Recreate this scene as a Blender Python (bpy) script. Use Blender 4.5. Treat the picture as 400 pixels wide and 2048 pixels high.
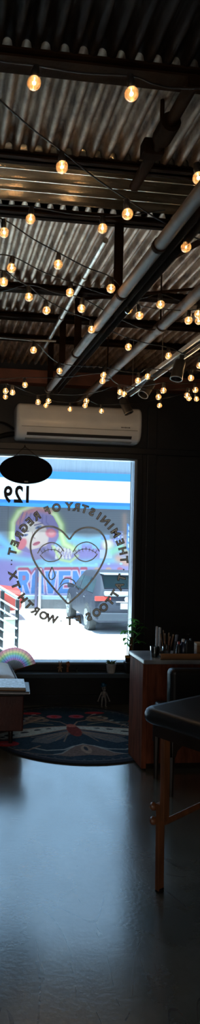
import bpy, math, random
import numpy as np
from mathutils import Vector, Matrix
random.seed(7)
for o in list(bpy.data.objects): bpy.data.objects.remove(o)
S = bpy.context.scene
COL = S.collection
PI = math.pi

# ------------------------------------------------------------------ camera, world, sun, exposure
F = 1300.0; PX, PY = 43.0, 1024.0; EYE = Vector((0, 0, 1.6))
yaw, pitch, roll = math.atan(158/1300), math.radians(1.54), 0.026
fw = Vector((math.sin(yaw)*math.cos(pitch), math.cos(yaw)*math.cos(pitch), math.sin(pitch)))
r0 = Vector((math.cos(yaw), -math.sin(yaw), 0)); u0 = r0.cross(fw)
rt = r0*math.cos(roll) + u0*math.sin(roll); up = u0*math.cos(roll) - r0*math.sin(roll)
cam = bpy.data.cameras.new('camera'); camo = bpy.data.objects.new('camera', cam); COL.objects.link(camo)
m3 = Matrix((rt, up, -fw)).transposed()
camo.matrix_world = Matrix.Translation(EYE) @ m3.to_4x4()
cam.sensor_fit = 'VERTICAL'; cam.sensor_height = 36; cam.sensor_width = 36*400/2048
cam.lens = F/2048*36; cam.shift_x = (200-PX)/2048; cam.shift_y = 0; cam.clip_start = .05; cam.clip_end = 300
S.camera = camo
S.view_settings.view_transform = 'Standard'; S.view_settings.look = 'None'
S.view_settings.gamma = 1; S.view_settings.use_curve_mapping = False
S.view_settings.exposure = 0.0

W = bpy.data.worlds.new('world'); S.world = W; W.use_nodes = True
bg = W.node_tree.nodes['Background']; bg.inputs[0].default_value = (.40, .68, 1.0, 1); bg.inputs[1].default_value = 2.0
sun = bpy.data.lights.new('sun', 'SUN'); sun.energy = 33; sun.angle = .009; sun.color = (.66, .89, 1.0)
suno = bpy.data.objects.new('sun', sun); COL.objects.link(suno)
suno.rotation_euler = Vector((.10, .17, -1.0)).to_track_quat('-Z', 'Y').to_euler()
WX0, WX1, WZ0, WZ1, WY = -2.3, 1.80, .375, 2.285, 5.94
pl = bpy.data.lights.new('window_portal', 'AREA'); pl.shape = 'RECTANGLE'; pl.size = WX1-WX0; pl.size_y = WZ1-WZ0
pl.cycles.is_portal = True
plo = bpy.data.objects.new('window_portal', pl); COL.objects.link(plo)
plo.location = ((WX0+WX1)/2, WY+.16, (WZ0+WZ1)/2); plo.rotation_euler = (-PI/2, 0, 0)

bk = bpy.data.lights.new('rear_fill_light', 'AREA'); bk.shape = 'RECTANGLE'; bk.size = 2.2; bk.size_y = 1.5; bk.energy = 30; bk.color = (1, .93, .84)  # added fill behind the camera, no doorway there; brightens the air conditioner
bko = bpy.data.objects.new('rear_fill_light', bk); COL.objects.link(bko); bko.location = (-.6, -2.5, 1.7); bko.rotation_euler = (PI/2, 0, 0)

def at(x, y, Y=None, z=None, X=None):
    d = fw + rt*((x-PX)/F) - up*((y-PY)/F)
    if Y is not None: t = Y/d.y
    elif z is not None: t = (z-EYE.z)/d.z
    else: t = X/d.x
    return EYE + d*t

# ------------------------------------------------------------------ materials
MATS = {}
def lin(c): return tuple((x/12.92 if x <= .04045 else ((x+.055)/1.055)**2.4) for x in c)
def mat(name, col, rough=.5, metal=0, spec=.5, coat=0, noise=0, nscale=8, bump=0, bscale=40, translucent=0, emit=None, estr=0, attr=None, stretch=None):
    if name in MATS: return MATS[name]
    m = bpy.data.materials.new(name); m.use_nodes = True; nt = m.node_tree; N = nt.nodes; L = nt.links
    p = N['Principled BSDF']
    p.inputs['Base Color'].default_value = (*col, 1); p.inputs['Roughness'].default_value = rough
    p.inputs['Metallic'].default_value = metal; p.inputs['Specular IOR Level'].default_value = spec
    p.inputs['Coat Weight'].default_value = coat; p.inputs['Coat Roughness'].default_value = .08
    tc = N.new('ShaderNodeTexCoord'); src = tc.outputs['Object']
    if stretch:
        mp = N.new('ShaderNodeMapping'); mp.inputs['Scale'].default_value = stretch
        L.new(src, mp.inputs['Vector']); src = mp.outputs['Vector']
    base = None
    if attr:
        a = N.new('ShaderNodeAttribute'); a.attribute_name = attr; base = a.outputs['Color']; L.new(base, p.inputs['Base Color'])
    if noise:
        n = N.new('ShaderNodeTexNoise'); n.inputs['Scale'].default_value = nscale; n.inputs['Detail'].default_value = 6
        L.new(src, n.inputs['Vector'])
        r = N.new('ShaderNodeMapRange'); r.inputs[1].default_value = .3; r.inputs[2].default_value = .7
        r.inputs[3].default_value = 1-noise; r.inputs[4].default_value = 1+noise
        L.new(n.outputs['Fac'], r.inputs[0])
        mx = N.new('ShaderNodeVectorMath'); mx.operation = 'SCALE'
        if base: L.new(base, mx.inputs[0])
        else: mx.inputs[0].default_value = col
        L.new(r.outputs[0], mx.inputs['Scale']); L.new(mx.outputs[0], p.inputs['Base Color'])
    if bump:
        n2 = N.new('ShaderNodeTexNoise'); n2.inputs['Scale'].default_value = bscale; n2.inputs['Detail'].default_value = 5
        L.new(src, n2.inputs['Vector'])
        b = N.new('ShaderNodeBump'); b.inputs['Strength'].default_value = bump; b.inputs['Distance'].default_value = .01
        L.new(n2.outputs['Fac'], b.inputs['Height']); L.new(b.outputs[0], p.inputs['Normal'])
    if emit: p.inputs['Emission Color'].default_value = (*emit, 1); p.inputs['Emission Strength'].default_value = estr
    if translucent:
        t = N.new('ShaderNodeBsdfTranslucent'); t.inputs[0].default_value = (*col, 1)
        if base: L.new(base, t.inputs[0])
        ms = N.new('ShaderNodeMixShader'); ms.inputs[0].default_value = translucent
        L.new(p.outputs[0], ms.inputs[1]); L.new(t.outputs[0], ms.inputs[2]); L.new(ms.outputs[0], N['Material Output'].inputs[0])
    MATS[name] = m; return m
def thin_glass(name, tint=(1, 1, 1), k=1.0, rough=0.0, trans=None, tf=0):
    m = bpy.data.materials.new(name); m.use_nodes = True; nt = m.node_tree; N = nt.nodes; L = nt.links
    N.remove(N['Principled BSDF'])
    t = N.new('ShaderNodeBsdfTransparent'); t.inputs[0].default_value = (*tint, 1)
    g = N.new('ShaderNodeBsdfGlossy'); g.inputs['Roughness'].default_value = rough
    fr = N.new('ShaderNodeFresnel'); fr.inputs[0].default_value = 1.5
    mu = N.new('ShaderNodeMath'); mu.operation = 'MULTIPLY'; mu.inputs[1].default_value = k; mu.use_clamp = True
    L.new(fr.outputs[0], mu.inputs[0]); ms = N.new('ShaderNodeMixShader')
    L.new(mu.outputs[0], ms.inputs[0])
    if tf:
        tr = N.new('ShaderNodeBsdfTranslucent'); tr.inputs[0].default_value = (*trans, 1)
        m2 = N.new('ShaderNodeMixShader'); m2.inputs[0].default_value = tf
        L.new(t.outputs[0], m2.inputs[1]); L.new(tr.outputs[0], m2.inputs[2]); L.new(m2.outputs[0], ms.inputs[1])
    else: L.new(t.outputs[0], ms.inputs[1])
    L.new(g.outputs[0], ms.inputs[2]); L.new(ms.outputs[0], N['Material Output'].inputs[0])
    MATS[name] = m; return m

M_black = mat('black_paint', (.007, .0075, .0085), .55, noise=.3, nscale=5, bump=.1)
M_frame = mat('black_frame', (.010, .012, .015), .4)
M_sill = mat('sill_paint', (.05, .075, .095), .28)
M_steel = mat('dark_steel', (.016, .008, .004), .85, spec=.02, noise=.5, nscale=6, bump=.2)
M_rust = mat('rusty_steel', (.16, .055, .03), .6, noise=.5, nscale=5)
M_deck = None
M_pipe = mat('pipe_steel', (.070, .046, .030), .55, spec=.12, noise=.4, nscale=14, bump=.15, bscale=30)
M_conduit = mat('bright_conduit', (.34, .31, .27), .38, metal=.8, noise=.5, nscale=20)
M_alu = mat('track_aluminium', (.95, .90, .82), .42, metal=.9)
M_cord = mat('cord_black', (.010, .008, .007), .6, spec=.12)
M_socket = mat('socket_black', (.02, .017, .015), .45)
M_glassb = thin_glass('bulb_glass', (1, .93, .82), 2.0, .02, (1, .62, .30), .10)
M_fil = mat('filament', (1, .6, .3), .5, emit=(1, .62, .25), estr=22)
M_pane = thin_glass('window_glass', (.97, .98, .98), 1.0)
M_clear = thin_glass('clear_glass', (.80, .86, .88), 2.5)
M_ac = mat('ac_plastic', (.92, .92, .90), .25, coat=.3, noise=.04)
M_acdark = mat('ac_slot', (.05, .048, .045), .5)
M_acgrey = mat('ac_grey', (.40, .385, .35), .35)
M_white = mat('white_card', (.75, .77, .78), .6)
M_desk = mat('desk_wood', (.20, .060, .03), .6, spec=.12, noise=.5, nscale=5, stretch=(6, 6, 1), bump=.1)
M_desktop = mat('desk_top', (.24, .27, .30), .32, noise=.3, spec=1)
M_leg = mat('beech_wood', (.17, .060, .020), .45, noise=.35, nscale=8, stretch=(5, 5, .6), coat=.2)
M_vinyl = mat('black_vinyl', (.012, .012, .013), .36, bump=.08, bscale=120)
M_bench = mat('bench_leather', (.07, .014, .010), .42, bump=.1, bscale=60, noise=.3)
M_darkwood = mat('dark_wood', (.018, .010, .007), .4, noise=.3)
M_kraft = mat('kraft_paper', (.22, .11, .045), .7, noise=.15)
M_leaf = mat('leaf_green', (.10, .34, .07), .45, translucent=.6, noise=.3, nscale=30)
M_leaf2 = mat('succulent_leaf', (.09, .15, .055), .45, noise=.3, nscale=40)
M_trunk = mat('trunk_brown', (.14, .08, .04), .7, noise=.4, nscale=40, bump=.3)
M_potb = mat('pot_black', (.012, .016, .018), .35)
M_potw = mat('pot_white', (.55, .56, .55), .45, noise=.2, nscale=20)
M_soil = mat('soil', (.02, .013, .008), .9)
M_clay = mat('clay_red', (.28, .10, .05), .7, noise=.3, nscale=60, translucent=.15)
M_clay2 = mat('clay_tan', (.30, .20, .13), .7, noise=.3, nscale=60)
M_grey = mat('figure_grey', (.22, .23, .24), .5, noise=.4, nscale=50)
M_blue = mat('blue_cap', (.01, .12, .25), .4)
M_cush = mat('cushion_white', (.92, .94, .96), .45, noise=.08, bump=.15, bscale=25)
M_paper = mat('paper_print', (.60, .62, .68), .35, coat=.6, noise=.6, nscale=45)
M_tyre = mat('tyre', (.02, .02, .02), .7)
M_rim = mat('rim', (.20, .21, .23), .5, metal=.3)
M_carb = mat('suv_paint', (.030, .032, .042), .5, spec=.06)
M_carr = mat('red_paint', (.20, .028, .022), .45, spec=.2)
M_cglass = mat('car_glass', (.02, .035, .04), .15, spec=.12)
M_tail = mat('tail_red', (.40, .03, .02), .35, spec=.3)
M_chrome = mat('chrome', (.4, .4, .42), .3, metal=1)
M_plate = mat('plate', (.26, .26, .25), .5, spec=.2)
M_brass = mat('letter_fill', (.42, .32, .24), .5, translucent=.20, noise=.1)
M_brasd = mat('letter_edge', (.14, .09, .06), .5, translucent=.3)
M_digit = mat('digit_black', (.008, .01, .02), .5)
M_galv = mat('rail_galv', (.55, .6, .65), .4, metal=.2)
M_post = mat('rail_post', (.03, .035, .04), .5)

# galvanised deck with brown mottling
def deck_mat(name, a, b, c, rough, metal, sc, spec=.5):
    m = bpy.data.materials.new(name); m.use_nodes = True; nt = m.node_tree; N = nt.nodes; L = nt.links; p = N['Principled BSDF']
    tc = N.new('ShaderNodeTexCoord'); mp = N.new('ShaderNodeMapping'); mp.inputs['Scale'].default_value = sc
    L.new(tc.outputs['Object'], mp.inputs[0])
    n = N.new('ShaderNodeTexNoise'); n.inputs['Scale'].default_value = 6; n.inputs['Detail'].default_value = 8; n.inputs['Roughness'].default_value = .65
    L.new(mp.outputs[0], n.inputs['Vector'])
    r = N.new('ShaderNodeValToRGB'); e = r.color_ramp.elements
    e[0].position = .32; e[0].color = (*a, 1); e[1].position = .7; e[1].color = (*c, 1); k = e.new(.5); k.color = (*b, 1)
    L.new(n.outputs['Fac'], r.inputs[0]); L.new(r.outputs[0], p.inputs['Base Color'])
    p.inputs['Roughness'].default_value = rough; p.inputs['Metallic'].default_value = metal; p.inputs['Specular IOR Level'].default_value = spec
    bp = N.new('ShaderNodeBump'); bp.inputs['Strength'].default_value = .15; L.new(n.outputs['Fac'], bp.inputs['Height']); bp.inputs['Distance'].default_value = .01
    L.new(bp.outputs[0], p.inputs['Normal'])
    MATS[name] = m; return m
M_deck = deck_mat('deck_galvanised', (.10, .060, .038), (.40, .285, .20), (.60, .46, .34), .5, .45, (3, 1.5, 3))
M_deckx = deck_mat('deck_polished', (.30, .24, .17), (.50, .43, .33), (.64, .57, .46), .20, .9, (1, 3, 3))

# sealed concrete floor
def floor_mat():
    m = bpy.data.materials.new('sealed_concrete'); m.use_nodes = True; nt = m.node_tree; N = nt.nodes; L = nt.links; p = N['Principled BSDF']
    tc = N.new('ShaderNodeTexCoord')
    n = N.new('ShaderNodeTexNoise'); n.inputs['Scale'].default_value = 2.2; n.inputs['Detail'].default_value = 9; n.inputs['Roughness'].default_value = .6
    L.new(tc.outputs['Object'], n.inputs['Vector'])
    r = N.new('ShaderNodeValToRGB'); e = r.color_ramp.elements
    e[0].position = .35; e[0].color = (.09, .10, .085, 1); e[1].position = .68; e[1].color = (.19, .205, .185, 1)
    L.new(n.outputs['Fac'], r.inputs[0])
    # scuffs: thin arcs from contour lines of a distorted noise
    last = r.outputs[0]
    for i, (sc, w, dist, rot) in enumerate(((1.6, .0035, 1.2, 0), (3.4, .004, .6, 1.1), (6.0, .006, .3, 2.3))):
        mp = N.new('ShaderNodeMapping'); mp.inputs['Rotation'].default_value = (0, 0, rot); mp.inputs['Scale'].default_value = (1, .35, 1); mp.inputs['Location'].default_value = (i*7.3, i*3.1, 0)
        L.new(tc.outputs['Object'], mp.inputs[0])
        q = N.new('ShaderNodeTexNoise'); q.inputs['Scale'].default_value = sc; q.inputs['Detail'].default_value = 1; q.inputs['Distortion'].default_value = dist
        L.new(mp.outputs[0], q.inputs['Vector'])
        s = N.new('ShaderNodeMath'); s.operation = 'SUBTRACT'; s.inputs[1].default_value = .5; L.new(q.outputs['Fac'], s.inputs[0])
        a = N.new('ShaderNodeMath'); a.operation = 'ABSOLUTE'; L.new(s.outputs[0], a.inputs[0])
        c = N.new('ShaderNodeMath'); c.operation = 'LESS_THAN'; c.inputs[1].default_value = w; L.new(a.outputs[0], c.inputs[0])
        g = N.new('ShaderNodeTexNoise'); g.inputs['Scale'].default_value = 3.1+i; L.new(tc.outputs['Object'], g.inputs['Vector'])
        h = N.new('ShaderNodeMath'); h.operation = 'GREATER_THAN'; h.inputs[1].default_value = .56; L.new(g.outputs['Fac'], h.inputs[0])
        k = N.new('ShaderNodeMath'); k.operation = 'MULTIPLY'; L.new(c.outputs[0], k.inputs[0]); L.new(h.outputs[0], k.inputs[1])
        k2 = N.new('ShaderNodeMath'); k2.operation = 'MULTIPLY'; k2.inputs[1].default_value = .55; L.new(k.outputs[0], k2.inputs[0])
        mx = N.new('ShaderNodeMix'); mx.data_type = 'RGBA'; L.new(k2.outputs[0], mx.inputs[0]); L.new(last, mx.inputs[6]); mx.inputs[7].default_value = (.05, .055, .06, 1)
        last = mx.outputs[2]
    L.new(last, p.inputs['Base Color'])
    n2 = N.new('ShaderNodeTexNoise'); n2.inputs['Scale'].default_value = 5; n2.inputs['Detail'].default_value = 8; L.new(tc.outputs['Object'], n2.inputs['Vector'])
    mr = N.new('ShaderNodeMapRange'); mr.inputs[1].default_value = .3; mr.inputs[2].default_value = .7; mr.inputs[3].default_value = .17; mr.inputs[4].default_value = .27
    L.new(n2.outputs['Fac'], mr.inputs[0]); L.new(mr.outputs[0], p.inputs['Roughness'])
    n3 = N.new('ShaderNodeTexNoise'); n3.inputs['Scale'].default_value = 55; n3.inputs['Detail'].default_value = 4; L.new(tc.outputs['Object'], n3.inputs['Vector'])
    b = N.new('ShaderNodeBump'); b.inputs['Strength'].default_value = .12; b.inputs['Distance'].default_value = .01
    L.new(n3.outputs['Fac'], b.inputs['Height']); L.new(b.outputs[0], p.inputs['Normal'])
    p.inputs['Specular IOR Level'].default_value = .75; p.inputs['Coat Weight'].default_value = 1; p.inputs['Coat Roughness'].default_value = .17; p.inputs['Coat IOR'].default_value = 2.2
    return m
M_floor = floor_mat()

# ------------------------------------------------------------------ mesh building
ORG = {}
class MB:
    def __init__(s): s.v = []; s.f = []
    def add(s, vs, fs):
        n = len(s.v); s.v += [Vector(v) for v in vs]; s.f += [tuple(i+n for i in f) for f in fs]; return s
    def box(s, c, d, rot=None):
        hx, hy, hz = d[0]/2, d[1]/2, d[2]/2
        vs = [Vector((x, y, z)) for x in (-hx, hx) for y in (-hy, hy) for z in (-hz, hz)]
        if rot is not None: vs = [rot @ v for v in vs]
        return s.add([v+Vector(c) for v in vs], [(0,1,3,2),(4,6,7,5),(0,4,5,1),(2,3,7,6),(0,2,6,4),(1,5,7,3)])
    def bb(s, a, b): return s.box([(a[i]+b[i])/2 for i in range(3)], [abs(b[i]-a[i]) for i in range(3)])
    def tube(s, pts, r, seg=10, cap=True):
        pts = [Vector(p) for p in pts]; n = len(pts)
        rr = r if isinstance(r, (list, tuple)) else [r]*n
        vs = []; fs = []; prev = None
        for i, p in enumerate(pts):
            t = (pts[min(i+1, n-1)]-pts[max(i-1, 0)]).normalized()
            if prev is None:
                a = Vector((0, 0, 1)) if abs(t.z) < .9 else Vector((1, 0, 0))
                x = t.cross(a).normalized()
            else: x = (prev - t*prev.dot(t)).normalized()
            prev = x; y = t.cross(x)
            for k in range(seg):
                an = 2*PI*k/seg; vs.append(p + x*(math.cos(an)*rr[i]) + y*(math.sin(an)*rr[i]))
        for i in range(n-1):
            for k in range(seg):
                k2 = (k+1) % seg; fs.append((i*seg+k, i*seg+k2, (i+1)*seg+k2, (i+1)*seg+k))
        if cap: fs.append(tuple(range(seg))[::-1]); fs.append(tuple((n-1)*seg+k for k in range(seg)))
        return s.add(vs, fs)
    def lathe(s, c, prof, seg=20, axis=None, caps=True):
        c = Vector(c); vs = []; fs = []; n = len(prof)
        q = Vector((0, 0, 1)).rotation_difference(Vector(axis)) if axis else None
        for r, z in prof:
            for k in range(seg):
                a = 2*PI*k/seg; v = Vector((r*math.cos(a), r*math.sin(a), z))
                if q: v = q @ v
                vs.append(c+v)
        for i in range(n-1):
            for k in range(seg):
                k2 = (k+1) % seg; fs.append((i*seg+k, i*seg+k2, (i+1)*seg+k2, (i+1)*seg+k))
        if caps and prof[0][0] > 1e-5: fs.append(tuple(range(seg))[::-1])
        if caps and prof[-1][0] > 1e-5: fs.append(tuple((n-1)*seg+k for k in range(seg)))
        return s.add(vs, fs)
    def ball(s, c, r, seg=14, rings=9, sc=(1, 1, 1), rot=None):
        vs = []; fs = []; c = Vector(c)
        for i in range(rings+1):
            th = PI*i/rings
            for k in range(seg):
                a = 2*PI*k/seg
                v = Vector((r*math.sin(th)*math.cos(a)*sc[0], r*math.sin(th)*math.sin(a)*sc[1], r*math.cos(th)*sc[2]))
                if rot is not None: v = rot @ v
                vs.append(c+v)
        for i in range(rings):
            for k in range(seg):
                k2 = (k+1) % seg; fs.append((i*seg+k, (i+1)*seg+k, (i+1)*seg+k2, i*seg+k2))
        return s.add(vs, fs)
    def prism(s, poly, e, place):     # poly 2-D, extruded 0..e, place(u,v,w)->world
        n = len(poly); vs = [place(u, v, 0) for u, v in poly] + [place(u, v, e) for u, v in poly]
        fs = [tuple(range(n))[::-1], tuple(range(n, 2*n))] + [(i, (i+1) % n, n+(i+1) % n, n+i) for i in range(n)]
        return s.add(vs, fs)
    def build(s, name, m, parent=None, smooth=False, bevel=0, origin=None, bseg=2):
        if parent is not None: base = ORG[parent.name]
        else: base = Vector((0, 0, 0))
        if origin is None:
            if parent is not None: org = base.copy()
            else:
                xs = [v.x for v in s.v]; ys = [v.y for v in s.v]; zs = [v.z for v in s.v]
                org = Vector(((min(xs)+max(xs))/2, (min(ys)+max(ys))/2, min(zs)))
        else: org = Vector(origin)
        me = bpy.data.meshes.new(name); me.from_pydata([v-org for v in s.v], [], s.f)
        import bmesh
        b = bmesh.new(); b.from_mesh(me); bmesh.ops.remove_doubles(b, verts=b.verts, dist=1e-6)
        bmesh.ops.recalc_face_normals(b, faces=b.faces); b.to_mesh(me); b.free()
        me.materials.append(m); o = bpy.data.objects.new(name, me); COL.objects.link(o)
        o.location = org-base
        if parent is not None: o.parent = parent
        ORG[o.name] = org
        if smooth:
            me.polygons.foreach_set('use_smooth', [True]*len(me.polygons))
            try: me.set_sharp_from_angle(angle=.7)
            except Exception: pass
        if bevel:
            md = o.modifiers.new('bevel', 'BEVEL'); md.width = bevel; md.segments = bseg; md.limit_method = 'ANGLE'; md.angle_limit = .6
        return o
def tag(o, label=None, cat=None, group=None, kind=None):
    if label: o['label'] = label
    if cat: o['category'] = cat
    if group: o['group'] = group
    if kind: o['kind'] = kind
    return o
def struct(o): o['kind'] = 'structure'; return o
def thing(name, loc, label, cat, group=None):
    e = bpy.data.objects.new(name, None); e.empty_display_size = .05; COL.objects.link(e); e.location = loc
    ORG[e.name] = Vector(loc); return tag(e, label, cat, group)
def wavy(x0, x1, y0, y1, z, pitch, amp, along='y', n=None, seg=14, px=1.0):
    """corrugated sheet; ribs run along `along`"""
    mb = MB()
    a0, a1 = (x0, x1) if along == 'y' else (y0, y1); b0, b1 = (y0, y1) if along == 'y' else (x0, x1)
    prof = []; k = int(math.ceil((a1-a0)/pitch)); a = a0
    for i in range(k):
        for t in range(seg):
            u = a0+(i+t/seg)*pitch
            if u > a1: break
            c = math.cos(2*PI*t/seg); c = math.copysign(abs(c)**px, c)
            prof.append((u, amp*c))
    nb = n or 2
    vs = []; fs = []
    for j in range(nb):
        b = b0+(b1-b0)*j/(nb-1)
        for u, h in prof: vs.append((u, b, z+h) if along == 'y' else (b, u, z+h))
    m = len(prof)
    for j in range(nb-1):
        for i in range(m-1): fs.append((j*m+i, j*m+i+1, (j+1)*m+i+1, (j+1)*m+i))
    mb.add(vs, fs); return mb
def spline(pts, n=8):
    pts = [Vector(p) for p in pts]; out = []
    P = [pts[0]*2-pts[1]] + pts + [pts[-1]*2-pts[-2]]
    for i in range(1, len(P)-2):
        for k in range(n):
            t = k/n; a, b, c, d = P[i-1:i+3]
            out.append(.5*((2*b)+(c-a)*t+(2*a-5*b+4*c-d)*t*t+(3*b-a-3*c+d)*t**3))
    out.append(pts[-1]); return out

# ------------------------------------------------------------------ room shell
RX0, RX1, RY0, RY1, RZ = -3.0, 3.3, -2.6, 5.94, 3.15
T = .18
struct(MB().bb((RX0-T, RY0-T, -.2), (RX1+T, RY1+T, 0)).build('floor', M_floor))
M_deckn = deck_mat('deck_rear_shade', (.006, .005, .004), (.012, .009, .008), (.03, .025, .02), .8, 0, (3, 1.5, 3), .05)  # deck colour taken almost to black for the light falloff far from the window
M_deckg = deck_mat('deck_near_shade', (.04, .025, .016), (.18, .13, .09), (.32, .25, .185), .6, .25, (3, 1.5, 3), .2)  # darker copy of the deck, weaker window light put into its colour
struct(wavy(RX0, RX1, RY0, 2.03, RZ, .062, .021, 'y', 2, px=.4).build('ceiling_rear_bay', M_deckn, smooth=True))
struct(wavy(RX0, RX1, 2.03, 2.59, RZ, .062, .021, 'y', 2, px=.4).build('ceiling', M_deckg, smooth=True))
struct(wavy(RX0, RX1, 2.59, 3.05, RZ+.01, .088, .022, 'x', 2, seg=20).build('ceiling_cross_panel', M_deckx, smooth=True))
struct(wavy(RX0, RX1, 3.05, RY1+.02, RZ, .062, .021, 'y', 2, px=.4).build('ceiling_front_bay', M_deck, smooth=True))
struct(MB().bb((RX0-T, RY0-T, RZ+.05), (RX1+T, RY1+T, RZ+.25)).build('ceiling_roof_slab', M_black))
w = MB()
w.bb((RX0-T, WY, -.2), (WX0, WY+T, RZ+.06)); w.bb((WX1, WY, -.2), (RX1+T, WY+T, RZ+.06))
w.bb((WX0, WY, -.2), (WX1, WY+T, WZ0)); w.bb((WX0, WY, WZ1), (WX1, WY+T, RZ+.06))
struct(w.build('wall_front', M_black))
struct(MB().bb((RX0-T, RY0, -.2), (RX0, RY1, RZ+.06)).build('wall_left', M_black))
struct(MB().bb((RX1, RY0, -.2), (RX1+T, RY1, RZ+.06)).build('wall_right', M_black))
struct(MB().bb((RX0-T, RY0-T, -.2), (RX1+T, RY0, RZ+.06)).build('wall_back', M_black))
# window: frame with pane
wf = MB(); fwid = .045
for (a, b) in (((WX0-.05, WZ0-.06), (WX1+.05, WZ0)), ((WX0-.05, WZ1), (WX1+.05, WZ1+.05)), ((WX0-.05, WZ0), (WX0, WZ1)), ((WX1, WZ0), (WX1+.055, WZ1))):
    wf.bb((a[0], WY-.035, a[1]), (b[0], WY+.001, b[1]))
wo = struct(wf.build('window_1', M_frame, bevel=.004))
il = MB()
il.bb((WX1-.018, WY-.01, WZ0), (WX1+.001, WY+.09, WZ1)); il.bb((WX0, WY+.0, WZ1-.012), (WX1, WY+.09, WZ1+.001)); il.bb((WX0, WY-.01, WZ0-.001), (WX1, WY+.09, WZ0+.012))
il.build('window_reveal', mat('reveal_metal', (.30, .34, .38), .35, metal=.5), wo)
MB().bb((WX0, WY+.05, WZ0), (WX1, WY+.056, WZ1)).build('window_pane', M_pane, wo)
PY0 = WY+.05
struct(MB().bb((WX0-.3, WY-.16, .275), (WX1+.02, WY, .312)).build('trim_1', M_sill, bevel=.004))
struct(MB().bb((RX0, WY-.02, 0), (RX1, WY, .09)).build('baseboard_front', M_frame, bevel=.003))
struct(MB().bb((RX0, WY-.03, WZ1+.05), (RX1, WY, WZ1+.11)).build('trim_2', M_frame, bevel=.004))
struct(MB().bb((WX1+.10, WY-.022, .0), (WX1+.19, WY, WZ1+.5)).build('trim_3', M_frame, bevel=.004))

# ------------------------------------------------------------------ ceiling steelwork
def ibeam(y0, y1, zb, zt, x0=RX0, x1=RX1, m=M_steel, fl=.008):
    mb = MB(); ym = (y0+y1)/2
    mb.bb((x0, y0, zb), (x1, y1, zb+fl)); mb.bb((x0, y0, zt-fl), (x1, y1, zt)); mb.bb((x0, ym-.008, zb), (x1, ym+.008, zt))
    return mb
beams = [(2.055, .08, 3.100, 'nearest dark steel beam crossing the very top of the photo'),
         (2.605, .060, 3.108, 'dark steel beam along the near edge of the shiny cross-ribbed panel'),
         (3.06, .070, 3.105, 'dark steel beam along the far edge of the shiny cross-ribbed panel'),
         (4.01, .085, 3.095, 'dark steel ceiling beam halfway down the room where the pipes cross'),
         (4.55, .090, 3.095, 'dark steel ceiling beam, second back from the front wall'),
         (5.06, .090, 3.095, 'dark steel ceiling beam closest to the front wall header')]
for y, d, zb, lab in beams:
    b = ibeam(y-d/2, y+d/2, zb, RZ-.017).build('ceiling_beam', M_steel)
    tag(b, lab, 'beam', 'steel beams across the ceiling')
b = MB().bb((RX0, 5.80, 2.93), (RX1, 5.94, 3.05)).build('header_beam', M_rust, bevel=.004)
tag(b, 'rusty brown header beam along the top of the front wall', 'beam')
b = MB().tube([at(-40, 672, z=2.93), at(60, 680, z=2.93), at(112, 682, z=2.93)], .008, 8).build('wall_conduit', M_conduit, smooth=True)
tag(b, 'thin pale conduit crossing the ceiling at the left edge', 'conduit')

def run(x1, y1, x2, y2, H):   # depth-parallel run: far end given by (x2,y2), near end by (x1,y1)
    a = at(x1, y1, z=1.6+H); b = at(x2, y2, z=1.6+H); xm = (a.x+b.x)/2
    a.x = b.x = xm; return a, b
# conduit A
a, b = run(238, 432, 72, 725, 1.39); a.y = 3.0; b.y = min(b.y, 5.7)
t = thing('conduit', b, 'slim bright metal conduit running from the shiny panel toward the window', 'conduit')
MB().tube([a, b], .0145, 12).build('tube', M_conduit, t, smooth=True)
for k in range(3):
    p = a.lerp(b, .2+.3*k); MB().tube([p-Vector((0, .012, 0)), p+Vector((0, .012, 0))], .019, 12).build('coupling', M_conduit, t, smooth=True)
# pipe B with strut channel and hangers
a, b = run(395, 380, 100, 780, 1.13); a.y = .6
tB = thing('suspended_pipe', b, 'thick dark pipe with a channel beside it, largest of the overhead pipes', 'pipe')
MB().tube([a, b], .027, 16).build('pipe_tube', M_pipe, tB, smooth=True)
c = MB(); ox = .062
c.bb((a.x+ox-.021, a.y, a.z-.028), (a.x+ox-.017, b.y, a.z+.014)); c.bb((a.x+ox+.017, a.y, a.z-.028), (a.x+ox+.021, b.y, a.z+.014)); c.bb((a.x+ox-.021, a.y, a.z+.012), (a.x+ox+.021, b.y, a.z+.016))
c.build('channel', M_steel, tB)
for k in range(9):
    yy = a.y+.25+k*(b.y-a.y-.3)/8
    MB().tube([(a.x, yy-.012, a.z), (a.x, yy+.012, a.z)], .031, 16).build('clamp', M_steel, tB, smooth=True)
bx = a.x
for y, d, zb, lab in beams[2:6]:
    h = MB().bb((bx-.022, y-.006, a.z+.02), (bx+.022, y+.006, zb+.02)).build('hanger_strap', M_steel, tB)
# pipe C
a, b = run(400, 585, 176, 786, 1.17); a.y = 2.4; b.y = 5.90
tC = thing('sprinkler_pipe', b, 'grey round pipe running beside the track light toward the front wall', 'pipe')
MB().tube([a, b], .029, 18).build('pipe_tube', M_pipe, tC, smooth=True)
for yy in (3.55, 4.75):
    MB().tube([(a.x, yy-.03, a.z), (a.x, yy+.03, a.z)], .035, 18).build('collar', M_pipe, tC, smooth=True)
    MB().tube([(a.x, yy, a.z+.03), (a.x, yy, 3.14)], .005, 8).build('rod', M_steel, tC)
# near dark pipe E with clamp
a, b = run(398, 150, 305, 305, 1.44); b.y = 2.60; a.y = 1.95
tE = thing('gas_pipe', b, 'short dark pipe with a clamp at the upper right, ending at the beam', 'pipe')
MB().tube([a, b], .022, 14).build('pipe_tube', M_steel, tE, smooth=True)
q = at(330, 255, z=3.0)
MB().tube([(a.x, 2.16, a.z), (a.x, 2.26, a.z)], .036, 14).build('fitting', M_steel, tE, smooth=True)
MB().box((a.x-.01, 2.34, a.z+.005), (.08, .06, .06)).build('clamp', M_steel, tE, bevel=.008)
MB().tube([(a.x-.02, 2.2, a.z+.02), (a.x-.02, 2.2, 3.14)], .008, 8).build('rod', M_steel, tE)
MB().tube([at(372, 168, z=2.99), at(384, 176, z=2.99), at(402, 176, z=2.99)], .008, 8).build('valve_stem', M_steel, tE, smooth=True)
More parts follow.
